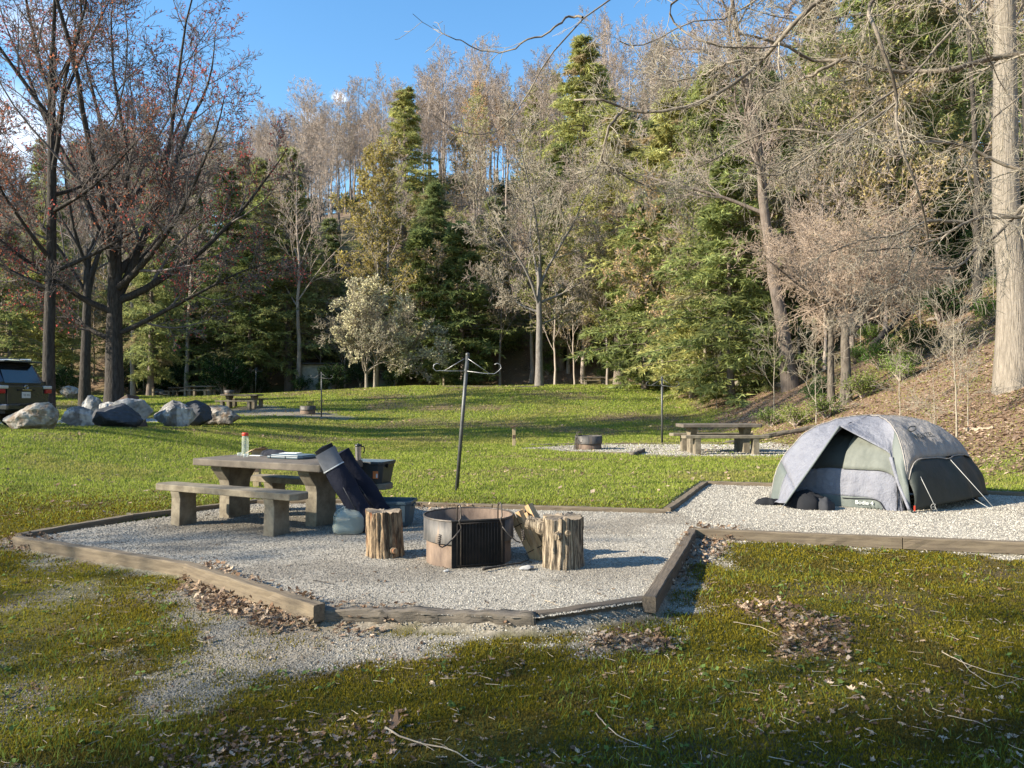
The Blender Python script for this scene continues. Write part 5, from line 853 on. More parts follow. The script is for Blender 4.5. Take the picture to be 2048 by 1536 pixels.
# ------------------------------------------------------------------ fire rings
def ringpts(r, z, a0, a1, n): a = np.linspace(a0, a1, n); return np.stack([r*np.cos(a), r*np.sin(a), np.full(n, z)], -1)
o = thing('fire_ring', 'big near steel fire ring, rusty outside and black on its flat grate side', 'fire ring', (-.405, 7.22, 0), 0); A0, A1_ = R(-36), R(252)
def wallband(r0, r1, z0, z1, t, nm, m, n=60):
    A = Acc(); a = np.linspace(A0, A1_, n); G = np.empty((5, n, 3))
    for k, (r_, z_) in enumerate([(r0, z0), (r1, z1), (r1-t, z1), (r0-t, z0), (r0, z0)]): G[k] = np.stack([r_*np.cos(a), r_*np.sin(a), np.full(n, z_)], -1)
    A.grid(G); A.build(nm, m, o, True)
wallband(.395, .395, -.03, .235, .008, 'lower_wall', 'steel_rust'); wallband(.42, .42, .215, .425, .008, 'upper_band', 'steel_old'); wallband(.426, .426, .418, .43, .016, 'rim', 'iron')
wallband(.384, .408, .0, .42, .004, 'soot_lining', 'steel_rust')
p0 = Vector((.42*math.cos(A1_), .42*math.sin(A1_), 0)); p1 = Vector((.42*math.cos(A0), .42*math.sin(A0), 0)); dd = p1-p0; L_ = dd.length; an = math.atan2(dd.y, dd.x); mt = Matrix.Translation((p0+p1)/2)@Matrix.Rotation(an, 4, 'Z')
A = Acc(); A.box((0, 0, .20), (L_, .010, .43), mtx=mt); A.build('front_plate', 'soot', o, bevel=.002); A = Acc(); A.box((0, -.008, .423), (L_+.01, .014, .012), mtx=mt); A.build('rim', 'iron', o)
A = Acc()
for k in range(15): x = -.20+k*.40/14; A.tube([mt@Vector((x, -.022, .03)), mt@Vector((x, -.022, .40))], .0045, 6)
A.tube([mt@Vector((-.2, -.022, .03)), mt@Vector((.2, -.022, .03))], .005, 6); A.tube([mt@Vector((-.2, -.022, .40)), mt@Vector((.2, -.022, .40))], .005, 6); A.build('grate', 'soot', o, True)
for sx in (-1, 1):
    x = sx*.175 if sx < 0 else .205; g = lambda a, b, c: mt@Vector((a, b, c))
    A = Acc(); A.tube([g(x-.014, .03, .38), g(x-.014, .03, .53), g(x-.012, .012, .562), g(x-.004, -.012, .57), g(x, -.03, .555), g(x+.002, -.035, .51), g(x+.004, -.036, .45), g(x-.012, -.036, .43), g(x-.008, -.036, .41), g(x+.006, -.034, .38), g(x+.004, -.034, .04)], .0065, 8); A.build('hook', 'iron', o, True)
    e = -1 if sx < 0 else 1; A = Acc(); A.tube([g(x+.004, -.042, .36), g(x+e*.06, -.05, .29), g(x+e*.13, -.055, .225), g(x+e*.17, -.06, .21), g(x+e*.195, -.06, .225), g(x+e*.20, -.06, .27)], .0065, 8); A.build('grate_arm', 'iron', o, True)
    t = np.linspace(0, 1, 50); A = Acc(); c0 = np.array(g(x+e*.20, -.06, .235)); A.tube(np.stack([c0[0]+.013*np.cos(t*34)-.01*t*e, c0[1]+.013*np.sin(t*34), c0[2]+.085*t], -1), .0045, 6); A.build('coil_grip', 'iron', o, True)
heap('ash', 'grey ash and char lying inside the big near fire ring', 'ash', (-.405, 7.24, .0), .33, .30, .05, 'soot', 5)
def small_ring(px, d, label, s=1., grate=True, gup=False):
    o = thing('fire_ring', label, 'fire ring', at(px, d, -.01), 0); o.scale = (s, s, s)
    A = Acc(); A.lathe([(.36, 0), (.36, .20), (.352, .20), (.352, 0)], 40, close=False); A.build('lower_wall', 'steel_rust', o, True); A = Acc(); A.lathe([(.385, .18), (.385, .40), (.375, .40), (.375, .18)], 40, close=False); A.build('upper_band', 'steel_old', o, True)
    A = Acc()
    if gup:
        for k in range(9): A.tube([(.02+k*.03, -.1+k*.02, .36), (.02+k*.03, -.1+k*.02, .60)], .012, 5)
        A.tube([(.02, -.1, .6), (.26, .06, .6)], .012, 5)
    else:
        for k in (-.34, -.30): A.tube([(k-.03, -.2, .05), (k-.03, -.22, .42), (k, -.2, .50), (k+.05, -.2, .52), (k+.08, -.2, .49), (k+.08, -.18, .40)], .010, 6)
        for k in range(7): A.tube([(-.43+k*.015, -.12-k*.03, .02), (-.38+k*.01, -.12-k*.03, .36)], .006, 5)
        A.tube([(-.36, -.2, .35), (-.28, -.3, .22), (-.2, -.32, .24), (-.2, -.33, .3)], .008, 6)
    A.build('grate', 'iron', o, True); return o
small_ring(1177, 21.7, 'steel fire ring on the second gravel pad with its grate hung on the left side'); small_ring(616, 38, 'dark fire ring with its grate raised, behind the small dark lantern pole', gup=True)
small_ring(459, 57.5, 'low far fire ring right of the far left tables'); small_ring(327, 63, 'tiny far fire ring left of the far left tables'); small_ring(1283, 59, 'far fire ring left of the dark timber ends on the mound')

# ------------------------------------------------------------------ stumps, firewood, rock, sticks
def stump(label, loc, r0, H, m, knots, seed, lean=(0, 0)):
    o = thing('stump', label, 'stump', loc, 0); n = 120; a = np.linspace(0, 2*math.pi, n); hs_ = np.linspace(0, 1, 26); Hh, Aa = np.meshgrid(hs_, a, indexing='ij')
    X, Y = np.cos(Aa), np.sin(Aa); g = fbm(X*6+seed, Y*6+Hh*.35, 1.6, 5, seed)-.5; cr = np.abs(fbm(X*4+seed*2, Y*4+Hh*.25, 1.3, 4, seed+5)-.5); g2 = -np.exp(-(cr/.03)**2)*.07; fine = fbm(X*22, Y*22+Hh*1.2, 1.2, 3, seed+8)-.5
    rr = r0*(1+.36*g+.10*fine+g2+.06*(1-Hh)**3+.03*np.sin(Aa*2+seed)); G = np.stack([rr*X+lean[0]*Hh*H, rr*Y+lean[1]*Hh*H, Hh*(H+(.05*(fbm(X*2, Y*2, 1, 2, seed)-.5)+.035*(fbm(X*9, Y*9, 1, 3, seed+1)-.5))*(Hh > .97))-.02*(Hh == 0)], -1)
    A = Acc(); A.grid(G); A.build('bark', m, o, True)
    q = np.linspace(0, 1, 9); Gt = G[-1][None]*q[:, None, None]+G[-1].mean(0)[None, None]*(1-q)[:, None, None]; Gt[..., 2] += .010*(fbm(Gt[..., 0]*14, Gt[..., 1]*14, 1.5, 3, seed)-.5); A = Acc(); A.grid(Gt); A.build('cut_top', 'stump_top', o, False)
    for (az, h, rk, lk, tz) in knots:
        d = np.array([math.cos(az), math.sin(az), tz]); d = unit(d); c = np.array([math.cos(az)*r0*.9+lean[0]*h, math.sin(az)*r0*.9+lean[1]*h, h]); A = Acc(); t = np.linspace(0, 1, 7)
        A.tube(c+d*(t[:, None]*lk), rk*(1.35-.4*t+.08*np.sin(t*9)), 14); A.build('branch_stub', m, o, False)
    return o
p_ = P(765, 1117); stump('split brown stump with reddish rotten cracks, left of the big fire ring', (p_[0], p_[1]+.17, 0), .168, .43, 'stump', [(R(-55), .075, .026, .085, .05)], 3, (-.04, 0))
p_ = P(1128, 1140); stump('pale knotty stump with branch stubs, right of the big fire ring', (p_[0], p_[1]+.17, 0), .168, .445, 'stump_pale', [(R(-108), .31, .028, .085, -.1), (R(-80), .33, .022, .06, .1), (R(172), .34, .058, .19, .30)], 7, (.0, 0))
def firewood():
    b = np.array([P(1092, 1128)[0]+.0, P(1092, 1128)[1]+.22, 0.]); o = thing('firewood_bundle', 'bundle of pale split firewood tied with dark cord, leaning on the pale stump', 'firewood', b, 0); top = np.array([-.22, .10, .44]); ax = unit(top); L = np.linalg.norm(top); r = np.random.default_rng(9)
    sd = unit(np.cross(ax, [0, 1., 0])); th = np.cross(sd, ax)
    for k, (u, v) in enumerate([(-.085, -.03), (-.03, -.05), (.03, -.05), (.085, -.02), (-.06, .035), (.0, .03), (.055, .04), (.02, .09), (-.03, .095)]):
        nn = 3 if k % 2 else 4; w_ = r.uniform(.036, .046); a0 = r.uniform(0, 6.28); A = Acc(); t = np.linspace(0, 1, 8); e = r.uniform(-.03, .03); ll = L+r.uniform(-.03, .03)
        q = np.array([sd*u+th*v+ax*(e+ll*s) for s in t]); q += np.cumsum(r.normal(0, .0015, q.shape), 0); A.tube(q, w_*r.uniform(.92, 1.06, 8), nn); A.build('log', 'split', o)
    for s in (.25, .78):
        a = np.linspace(0, 2*math.pi, 30); A = Acc(); A.tube(np.array([sd*.135*math.cos(x)+th*(.03+.105*math.sin(x))+ax*L*s for x in a]), .004, 6); A.build('cord', 'black', o, True)
firewood()
def rock_mesh(seed, dims, nplanes=16, sub=4, rough=.05, flatb=True):
    import bmesh
    bm = bmesh.new(); bmesh.ops.create_icosphere(bm, subdivisions=sub, radius=1); bm.verts.ensure_lookup_table(); V = np.array([v.co[:] for v in bm.verts]); Fc = np.array([[v.index for v in f.verts] for f in bm.faces]); bm.free()
    r = np.random.default_rng(seed); N = unit(r.normal(0, 1, (nplanes, 3))); D = r.uniform(.66, .98, nplanes); dp = V@N.T; rad = np.min(np.where(dp > .05, D[None]/np.maximum(dp, .05), 9), axis=1); rad = np.minimum(rad, 1.15)
    rad = rad*(1+rough*3.2*(fbm(V[:, 0]*3+seed, V[:, 1]*3+V[:, 2]*2.3, 1.2, 4, seed)-.5)+rough*1.4*(fbm(V[:, 2]*9+seed, V[:, 0]*9+V[:, 1]*7, 1.2, 3, seed+2)-.5)); V = V*rad[:, None]; lo, hi = V.min(0), V.max(0); V = (V-(lo+hi)/2)/(hi-lo)*np.array(dims); V[:, 2] += dims[2]/2
    return new_mesh('rock', V, [Fc], None, False)
def boulder(px, d, w_, dep, h, m, seed, label, rz=0, sink=.08, cat='boulder', name='boulder', tilt=(0, 0), npl=22, rough=.06):
    me = rock_mesh(seed, (w_, dep, h+sink), npl, 4 if w_ > .3 else 3, rough); o = link(name, me, m); l = at(px, d); z = max(l[2], float(surf_z(np.array([l[0]]), np.array([l[1]]))[0])); o.location = (l[0], l[1], z-sink); o.rotation_euler = (tilt[0], tilt[1], rz); return tag(o, label, cat)
boulder(66, 18.2, 1.30, .75, .66, 'rock_brown', 21, 'pale and brown boulder in front of the parked car, higher at its right end', .1, rough=.07)
boulder(236, 22, 1.35, .9, .72, 'rock_dark', 22, 'dark navy boulder in shade, second from the left in the front row', .3, npl=12); boulder(262, 23.3, 1.35, .8, .92, 'rock_white', 23, 'white topped boulder peeping over the dark navy boulder')
boulder(351, 26.5, 1.38, 1.0, .96, 'rock_grey', 24, 'tall grey boulder with white streaks, left of the brown topped one', .5, npl=14); boulder(385, 28.2, 1.4, .9, .98, 'rock_dark', 25, 'blue grey boulder with a white edge behind the tall streaked one', .2)
boulder(440, 29.5, 1.62, .9, .78, 'rock_brown', 26, 'brown boulder with a pale wedge top sloping down to the right', .1, npl=12, rough=.07); boulder(170, 29, 1.6, 1.0, .75, 'rock_grey', 27, 'flat grey brown boulder behind the road, right of the car', .1, npl=12)
boulder(184, 32.5, .9, .8, 1.15, 'rock_white', 28, 'pale boulder resting against the left of the big maple trunk'); boulder(144, 52, 1.6, 1., .9, 'rock_brown', 29, 'distant brown rock beyond the car, at the wood edge'); boulder(222, 27.0, .8, .6, .9, 'rock_white', 30, 'small pale rock at the foot of the big maple trunk')
A = Acc(); A.box((0, 0, .62), (1.15, .5, 1.25)); q = A.build('stone_slab', 'slab', bevel=.04); q.location = at(262, 25.6, -.25); q.rotation_euler = (R(-6), R(-27), R(-18)); tag(q, 'square brown slab tilted on edge between the big maple and the boulders', 'slab')
p_ = P(1053, 1139); me = rock_mesh(41, (.135, .09, .045), 14, 3, .04); q = link('stone', me, 'rock_white'); q.location = (p_[0], p_[1], .0); tag(q, 'flat pale stone on the gravel between the fire ring and the right stump', 'stone')
p_ = P(893, 1144); me = rock_mesh(42, (.05, .04, .03), 12, 3, .04); q = link('stone', me, 'rock_white'); q.location = (p_[0], p_[1], .0); tag(q, 'small white pebble in front of the big fire ring', 'stone')
def twig(label, pts, r0, m='dry_stick', z=.0, forks=0, seed=0, cat='twig', name='twig'):
    q = []
    for px, py in pts:
        x, y = P(px, py, z); q.append((x, y, float(surf_z(np.array([x]), np.array([y]))[0])+r0+.012))
    q = np.array(q); s = np.linspace(0, len(q)-1, 16); c = np.stack([np.interp(s, np.arange(len(q)), q[:, k]) for k in range(3)], -1); r = np.random.default_rng(seed); c += r.normal(0, r0*.25, c.shape); A = Acc(); A.tube(c, np.linspace(r0, r0*.4, 16), 6)
    if forks:
        lv = spawn((c[None], np.linspace(r0, r0*.4, 16)[None], np.array([.4])), forks, .3, .95, .4, .9, .15, .35, 5, 0, .1, .6, r); lv[0][..., 2] = c[8, 2]; V, Fq = tubes(lv[0], lv[1], 5); A.add(V, Fq)
    o = A.build(name, m, smooth=True); return tag(o, label, cat)
twig('dark charred stick at the foot of the big fire ring', [(966, 1144), (1000, 1137), (1040, 1131), (1058, 1124)], .012, 'bark_dark', 0, 3, 1, 'stick', 'stick')
twig('long pale curved twig at the bottom centre of the moss', [(772, 1457), (800, 1475), (850, 1490), (905, 1502), (935, 1522), (965, 1540)], .005, z=-.12, forks=1, seed=2)
twig('pale curved twig on the moss right of the bottom centre', [(1190, 1432), (1205, 1450), (1235, 1478), (1270, 1492), (1303, 1504)], .0035, z=-.12, seed=3); twig('pale arching twig at the right edge of the moss', [(1880, 1305), (1925, 1326), (1980, 1345), (2048, 1360)], .0035, z=-.11, seed=4)
twig('second curved twig under the arching one at the right edge', [(1905, 1305), (1935, 1340), (1985, 1375), (2048, 1352)], .003, z=-.11, seed=5); twig('thin straw lying right of the leafy ring in the moss', [(1465, 1247), (1520, 1258), (1555, 1275)], .003, z=-.11, seed=6)
twig('dark twig lying on the gravel in front of the pad, left half', [(205, 1090), (260, 1086)], .003, 'bark_dark', 0, 0, 7); twig('forked dark twig on the pad gravel near the front timber', [(628, 1164), (650, 1168), (672, 1172)], .004, 'bark_dark', 0, 2, 8)
twig('pale straight twig on the gravel below the pad timber', [(1090, 1229), (1118, 1241)], .003, z=-.1, seed=9); twig('short pale twig on the moss at lower right', [(1890, 1436), (1945, 1447), (1975, 1460)], .003, z=-.12, seed=10)
for n, (px, py, s, lab, cc_) in enumerate([(540, 1222, .15, 'large tan oak leaf leaning on the pale front timber', 4), (792, 1447, .13, 'single brown curled leaf on the moss at bottom centre', 1), (418, 1283, .11, 'dark flat leaf lying on the gravel at lower left', 3), (1700, 1383, .07, 'pale elongated leaf on the moss at lower right', 4), (1655, 1370, .055, 'small pale leaf left of the elongated one on the moss', 4), (165, 1293, .09, 'pale bark chip on the moss at lower left', 4), (1010, 1264, .06, 'brown leaf at the moss edge below the pad', 1)]):
    x, y = P(px, py, -.11); r = np.random.default_rng(60+n); V, Fc, m = leaf_geo(np.array([0.]), np.array([0.]), np.array([0.]), np.array([s]), np.array([.8]), 1.1 if n == 0 else .45, r); me = new_mesh('leaf', V, [Fc], np.repeat([LEAFC[cc_]*1.1], m, 0)); q = link('dead_leaf', me, 'leaf'); q.location = (x, y, gzs(x, y)+.02); tag(q, lab, 'leaf')

# ------------------------------------------------------------------ lantern poles and site posts
def lantern(px, d, label, lean=0., H=2.12, hooks=True, r=.030, rz=0, hz=None):
    o = thing('lantern_pole', label, 'pole', at(px, d), rz); top = Vector((lean*H, 0, H)); A = Acc(); A.tube([(0, 0, -.05), tuple(top*.5), tuple(top)], [r, r, r], 16); A.build('pole', 'pole', o, True)
    A = Acc(); A.lathe([(r*1.12, 0), (r*1.12, .02), (r*.7, .035), (.001, .035)], 16, tuple(top), close=False); A.build('cap', 'pole', o, True)
    if hooks:
        rr = .0050 if d < 15 else .011; c = top*(1-.25/H)
        for s in (-1, 1):
            A = Acc(); e = .50 if s > 0 else .47; pts = [(c.x, -r, c.z), (c.x+s*e*.6, -r, c.z-.02*s-.02), (c.x+s*e*.88, -r, c.z-.025*s-.02), (c.x+s*e, -r, c.z+.0), (c.x+s*(e+.045), -r, c.z+.045), (c.x+s*(e+.03), -r, c.z+.10), (c.x+s*(e-.02), -r, c.z+.12), (c.x+s*(e-.06), -r, c.z+.10)]
            A.tube(pts, rr, 8); A.build('hook', 'hook' if d < 15 else 'pole', o, True); A = Acc(); A.tube([(c.x+s*.03, -r, c.z+.19), (c.x+s*e*.72, -r, c.z-.022*s-.015)], rr*.9, 8); A.build('brace', 'hook' if d < 15 else 'pole', o, True)
        A = Acc(); A.lathe([(r*1.2, -.03), (r*1.25, 0), (r*1.2, .03)], 16, (c.x, 0, c.z), close=False); A.build('collar', 'pole', o, True)
    return o
lantern(913, 12.0, 'nearest tall lantern pole, leaning right, with two curled hanging hooks', .082); lantern(643, 37, 'small dark lantern pole with hooks behind the near table', 0, r=.032); lantern(1324, 24.7, 'upright lantern pole with drooping hooks left of the second stone table', 0, r=.034)
lantern(511, 60, 'far thin pole at the lawn edge right of the round rhododendron', .02, hooks=True, r=.03); lantern(1245, 57.5, 'far thin pole right of the far table on the mound', .01, r=.035, hooks=False); lantern(776, 71, 'tiny far pole beside the dogwood and its table', 0, r=.035, hooks=False); lantern(287, 60, 'far thin pole left of the far left tables', 0, r=.03, hooks=False)
def spost(px, d, label, s=1., rz=0):
    o = thing('site_post', label, 'post', at(px, d), rz); o.scale = (s, s, s); A = Acc(); A.box((0, 0, .27), (.10, .10, .64)); A.build('post', 'post', o, bevel=.008); A = Acc(); A.box((0, 0, .62), (.13, .20, .03), mtx=Matrix.Translation((0, 0, 0))@Matrix.Rotation(0, 4, 'X')); q = A.build('slanted_cap', 'brown', o, bevel=.004)
    q.location = (0, 0, .02); q.rotation_euler = (0, 0, 0); me = q.data
    for v in me.vertices:
        if v.co.x < 0: v.co.z -= .07
        v.co.x *= 1.6
    A = Acc(); A.box((0, -.053, .30), (.085, .006, .10)); A.build('number_plate', 'brown', o); return o
spost(1028, 23.3, 'short tan site post with a slanted dark top, left of the second fire ring', 1.02); spost(515, 12.5, 'tan site post half hidden behind the near picnic table', 1.0); spost(887, 57, 'tiny far site post at the left end of the pale timber on the mound', 1.1); spost(720, 66, 'tiny yellowish post left of the dogwood stems', 1.1); spost(306, 57, 'tiny dark site post left of the far left tables', 1.1)
# pale hut wall half hidden by shrubs
o = thing('hut', 'pale walled hut with a flat dark roof half hidden by shrubs', 'hut', at(638, 68.5, -.1), .05)
A = Acc(); A.box((0, 0, 1.2), (2.7, 2.0, 2.4)); A.build('wall', 'wall', o); A = Acc(); A.box((.35, 0, 2.47), (3.8, 2.7, .14)); A.build('roof', 'roof', o, bevel=.02); A = Acc(); A.box((.55, -1.01, 1.0), (.8, .04, 2.0)); A.build('door', 'brown', o)

# ------------------------------------------------------------------ the tent
def tent():
    F0 = np.array([5.19, 10.02, .01]); F1 = np.array([3.66, 11.25, .02]); F2 = np.array([6.88, 11.2, .02]); F3 = F1+F2-F0+np.array([-.05, .25, 0]); H = 1.24; cen = (F0+F1+F2+F3)/4
    o = thing('tent', 'grey and lilac dome tent on the gravel at right with its left door rolled open', 'tent', (cen[0], cen[1], 0), 0); c0 = np.array([cen[0], cen[1], 0])
    def dome(s, t, k=1., sag=.07):
        k_in = k < 1; base = F0*((1-s)*(1-t)/4)[..., None]+F1*((1+s)*(1-t)/4)[..., None]+F2*((1-s)*(1+t)/4)[..., None]+F3*((1+s)*(1+t)/4)[..., None]
        q = (np.abs(s)**9+np.abs(t)**9)**(1/9.); q = np.minimum(q, 1.); wl = np.clip(s/np.maximum(q, .05), 0, 1)**2; z = H*np.clip(1-q**(2.9-.75*wl), 0, 1)**(.40+.13*wl); m = np.minimum(np.abs(s), np.abs(t)); off = sag*np.sin(np.clip(q, 0, 1)**1.5*math.pi)*(1-m/np.maximum(q, .01))
        z = z-off*.8; d = base-cen; base = base-d*(off*.30)[..., None]; wr = .024*(fbm(s*5+3, t*5, 1., 3, 5)-.5)+.016*(fbm(s*13, t*13+q*6, 1., 2, 6)-.5); z = z+wr*(q > .05)*np.clip((1-q)*8, 0, 1)
        out = base.copy(); out[..., 2] = z; n = unit(d+1e-6); out[..., :2] += n[..., :2]*(wr*1.1)[..., None]; out = out-c0
        if k_in: out[..., :2] *= .925; out[..., 2] *= .88
        return out
    # param: s = -1 is the side F0-F2 (right wall), s = +1 side F1-F3, t = -1 side F0-F1 (door side), t = +1 back
    ZQ = lambda z: np.clip(1-np.clip(z/H, 0, 1)**2.5, 0, 1)**(1/2.9); QZ = lambda q: H*np.clip(1-q**2.9, 0, 1)**.4
    def sector(nm, m, f, qa, qb, nq=26, na=44, k=1., a0=-1., a1=1.):
        q = (np.linspace(qa, qb, nq) if qa < .5 else ZQ(np.linspace(QZ(qa), QZ(qb), nq)))[:, None]*np.ones((1, na)); a = np.linspace(a0, a1, na)[None]*np.ones((nq, 1)); s, t = f(q, a); A = Acc(); A.grid(dome(s, t, k)); return A.build(nm, m, o, True, solid=.004)
    
    right = lambda q, a: (-q, a*q); left = lambda q, a: (q, a*q); back = lambda q, a: (a*q, q); front = lambda q, a: (a*q, -q)
    zq = lambda z: float(ZQ(np.array(z)))
    qs = zq(.70)
    sector('roof_right', 'tent_grey', right, .02, qs, 34); sector('roof_back', 'tent_grey', back, .02, zq(.6)); sector('lower_wall_back', 'tent_green', back, zq(.605), zq(.03))
    sector('roof_left', 'tent_lilac', left, .02, zq(.6)); sector('lower_wall_left', 'tent_sage', left, zq(.605), zq(.03))
    # inner tent behind the open door
    sector('inner_mesh', 'tent_mesh', front, .10, zq(.60), k=.9, a0=-.985, a1=.985); sector('inner_panel', 'tent_olive', front, .45, zq(.60), k=.9, a0=-.97, a1=-.08).location = (-.012, -.02, .004)
    sector('inner_wall', 'tent_inner', front, zq(.605), zq(.17), k=.9, nq=14); sector('groundsheet_wall', 'tent_sage', front, zq(.175), 1.0, k=.9, nq=10)
    # curves
    tt = np.linspace(0, 1, 30); polL = dome(tt, -tt, 1.)            # peak to F1
    polR = dome(-tt*.999, -tt*.999, 1.)                              # peak to F0
    W3 = lambda px, py, d: np.array([(px-1024)/F*d, d, EYE+(HY-py)/F*d])-c0
    def curve(pts, n=30): pts = np.array(pts); s = np.concatenate([[0], np.cumsum(np.linalg.norm(np.diff(pts, axis=0), axis=1))]); u = np.linspace(0, s[-1], n); return np.stack([np.interp(u, s, pts[:, k]) for k in range(3)], -1)
    B = W3(1679, 852, 10.75); V = W3(1570, 1006, 10.35); V[2] = max(V[2], .04); Lf = curve([B, B*.5+V*.5+np.array([0, 0, -.01]), V])
    def ruled(nm, m, C1, C2, n=14, bulge=.0, u0=0., u1=1., seed=1):
        u = np.linspace(u0, u1, n)[None, :, None]; G = C1[:, None]*(1-u)+C2[:, None]*u; nr = unit(np.cross(C2-C1, np.gradient(C1, axis=0)+1e-6)); k = (fbm(np.arange(len(C1))[:, None]*.25+seed+u[..., 0]*3, u[..., 0]*2+0*C1[:, :1], 1.2, 3, seed)-.5)*.05*np.sin(np.pi*np.clip((u[..., 0]-0), 0, 1))
        G = G+nr[:, None]*(k+bulge*np.sin(np.pi*u[..., 0]))[..., None]; A = Acc(); A.grid(G); return A.build(nm, m, o, True, solid=.004)
    st = int(30*.82)
    ruled('vestibule_flap', 'tent_lilac', polL[:st+1], curve(Lf, 30)[:st+1]*1.0, 16, 0, 0, 1, 3)
    P1 = polL[st:]; P2 = curve([Lf[st], Lf[-1]], len(P1)); 
    ruled('vestibule_flap', 'tent_lilac', P1, P2, 12, 0, .42, 1, 4); ruled('vestibule_corner', 'tent_sage', P1, P2, 10, 0, 0, .42, 4)
    K = W3(1778, 905, 10.35); K2 = W3(1795, 965, 10.2); K3 = W3(1817, 1020, 10.02); Rf = curve([B, K, K2, K3]); kk_ = int(30*.44)
    ruled('door_brow', 'tent_lilac', polR[:19], Rf[:19], 14, .0, 0, 1, 6)
    ruled('rolled_door', 'tent_sage', polR[18:], Rf[18:], 10, .03, 0, 1.0, 8)
    A = Acc(); A.tube(Rf[15:], np.linspace(.028, .02, 15), 8); A.build('rolled_door', 'tent_lilac', o, True)
    A = Acc(); A.tube(Lf, .011, 6); A.build('flap_edge', 'tent_sage', o, True)
    # pulled out lower panel of the right wall
    b1 = W3(1826, 1020, 10.02); b2 = W3(1943, 996, 10.55); b3 = W3(1974, 990, 11.15); ta = np.linspace(-.985, .99, 30); top = dome(np.full(30, -qs), ta*qs)
    a2 = top[16]+np.array([.03, -.05, -.03]); top[14:19] += np.array([.02, -.04, -.02])*np.array([.3, .8, 1, .8, .3])[:, None]; bot = curve([b1, b2, b3], 30); u = np.linspace(0, 1, 14)[None, :, None]; G = top[:, None]*(1-u)+bot[:, None]*u
    sv = np.linspace(0, 1, 30)[:, None]; nrm = np.array([.55, -.80, 0]); G = G+nrm*(.045*np.sin(u[..., 0]*math.pi)+.022*np.sin(sv*34)*sv**2+.018*np.sin(sv*20+u[..., 0]*5)*(sv > .6))[..., None]
    A = Acc(); A.grid(G); A.build('lower_panel', 'tent_green', o, True, solid=.004); A = Acc(); A.tube(top+np.array([.01, -.012, 0]), .008, 6); A.build('hem', 'tent_grey', o, True)
    # poles, seams, stakes
    for pl in (polR, polL, dome(tt, tt), dome(-tt, tt)): A = Acc(); A.tube(pl+np.array([0, 0, .006]), .008, 6); A.build('pole_seam', 'tent_grey', o, True)
    def guy(a, b, lab='guy_line'): A = Acc(); A.tube([a, b], .0042, 6); A.build(lab, 'cord', o, True)
    S = lambda px, py: np.array([*P(px, py), .02])-c0
    guy(W3(1826, 925, 10.25), S(1874, 1027)); guy(a2, S(1989, 1022)); guy(b2, S(1982, 1022)); guy(V, S(1560, 1021)); guy(polL[-3], S(1521, 1003)); guy(W3(1816, 901, 10.5), a2)
    t = np.linspace(0, 1, 30); A = Acc(); q = S(1863, 1010)*.0+W3(1865, 1010, 10.1); A.tube(np.stack([q[0]+.03*np.cos(t*9), q[1]+.01*t, q[2]+.03*np.sin(t*9)-.06*t], -1), .003, 5); A.build('guy_line', 'cord', o, True)
    A = Acc(); A.box(tuple(F0-c0+np.array([.03, -.03, .06])), (.02, .012, .07)); A.build('buckle', 'red', o, bevel=.003)
    # door zip arc
    a = np.linspace(-1.25, .95, 24); A = Acc(); ct = dome(np.array([-.42]), np.array([-.86]), .93)[0]; pts = []
    # zip follows the inner wall
    for z_, aa in zip(np.linspace(.80, .25, 14), -.80+.0*np.linspace(0, 1, 14)-.08*np.sin(np.linspace(0, 3.1, 14))): q_ = zq(z_); pts.append(dome(np.array([aa*q_]), np.array([-q_]), .9)[0]+np.array([-.008, -.012, 0]))
    for k_, aa in enumerate(np.linspace(-.78, -.1, 10)): q_ = zq(.20-.06*math.sin(k_/9*1.5)); pts.append(dome(np.array([aa*q_]), np.array([-q_]), .9)[0]+np.array([-.008, -.012, 0]))
    A.tube(pts, .006, 6); A.build('door_zip', 'black', o, True)
    # print on the roof: an oval mark over a word
    def text(body, size, m, loc, rot, nm):
        cu = bpy.data.curves.new(nm, 'FONT'); cu.body = body; cu.size = size; cu.extrude = .001; cu.align_x = 'CENTER'; q = bpy.data.objects.new(nm, cu); COL.objects.link(q); bpy.context.view_layer.update()
        me = bpy.data.meshes.new_from_object(q); bpy.data.objects.remove(q); o2 = bpy.data.objects.new(nm, me); COL.objects.link(o2); me.materials.clear(); me.materials.append(M[m]); o2.parent = o; o2.matrix_local = rot; return o2
    def frame(s, t, lift=.02, k=1., roll=0):
        p = dome(np.array([s]), np.array([t]), k)[0]; e = .03; ds = dome(np.array([s]), np.array([t+e]), k)[0]-dome(np.array([s]), np.array([t-e]), k)[0]; dt = dome(np.array([s+e]), np.array([t]), k)[0]-dome(np.array([s-e]), np.array([t]), k)[0]
        x = unit(ds); n = unit(np.cross(ds, dt)); n = n if n[1] < 0 or n[2] > 0 else -n; n = n if n[2] > 0 else -n; y = np.cross(n, x); mm = Matrix(((x[0], y[0], n[0], p[0]+n[0]*lift), (x[1], y[1], n[1], p[1]+n[1]*lift), (x[2], y[2], n[2], p[2]+n[2]*lift), (0, 0, 0, 1))); return mm@Matrix.Rotation(roll, 4, 'Z')
    fm = frame(-.78, -.22, .05); text('WENZEL', .115, 'black_paint', None, fm, 'word_print')
    a = np.linspace(0, 2*math.pi, 33); A = Acc(); A.tube([tuple(fm@Vector((.10*math.cos(x)-.12, .035*math.sin(x)+.17+.02*math.cos(x), 0))) for x in a], .007, 6); A.build('oval_print', 'black_paint', o, True)
    p = dome(np.array([-.42]), np.array([-1.]), .9)[0]; d = unit((F0-F1)); n = np.array([-d[1], d[0], 0]); n = n if n[1] < 0 else -n
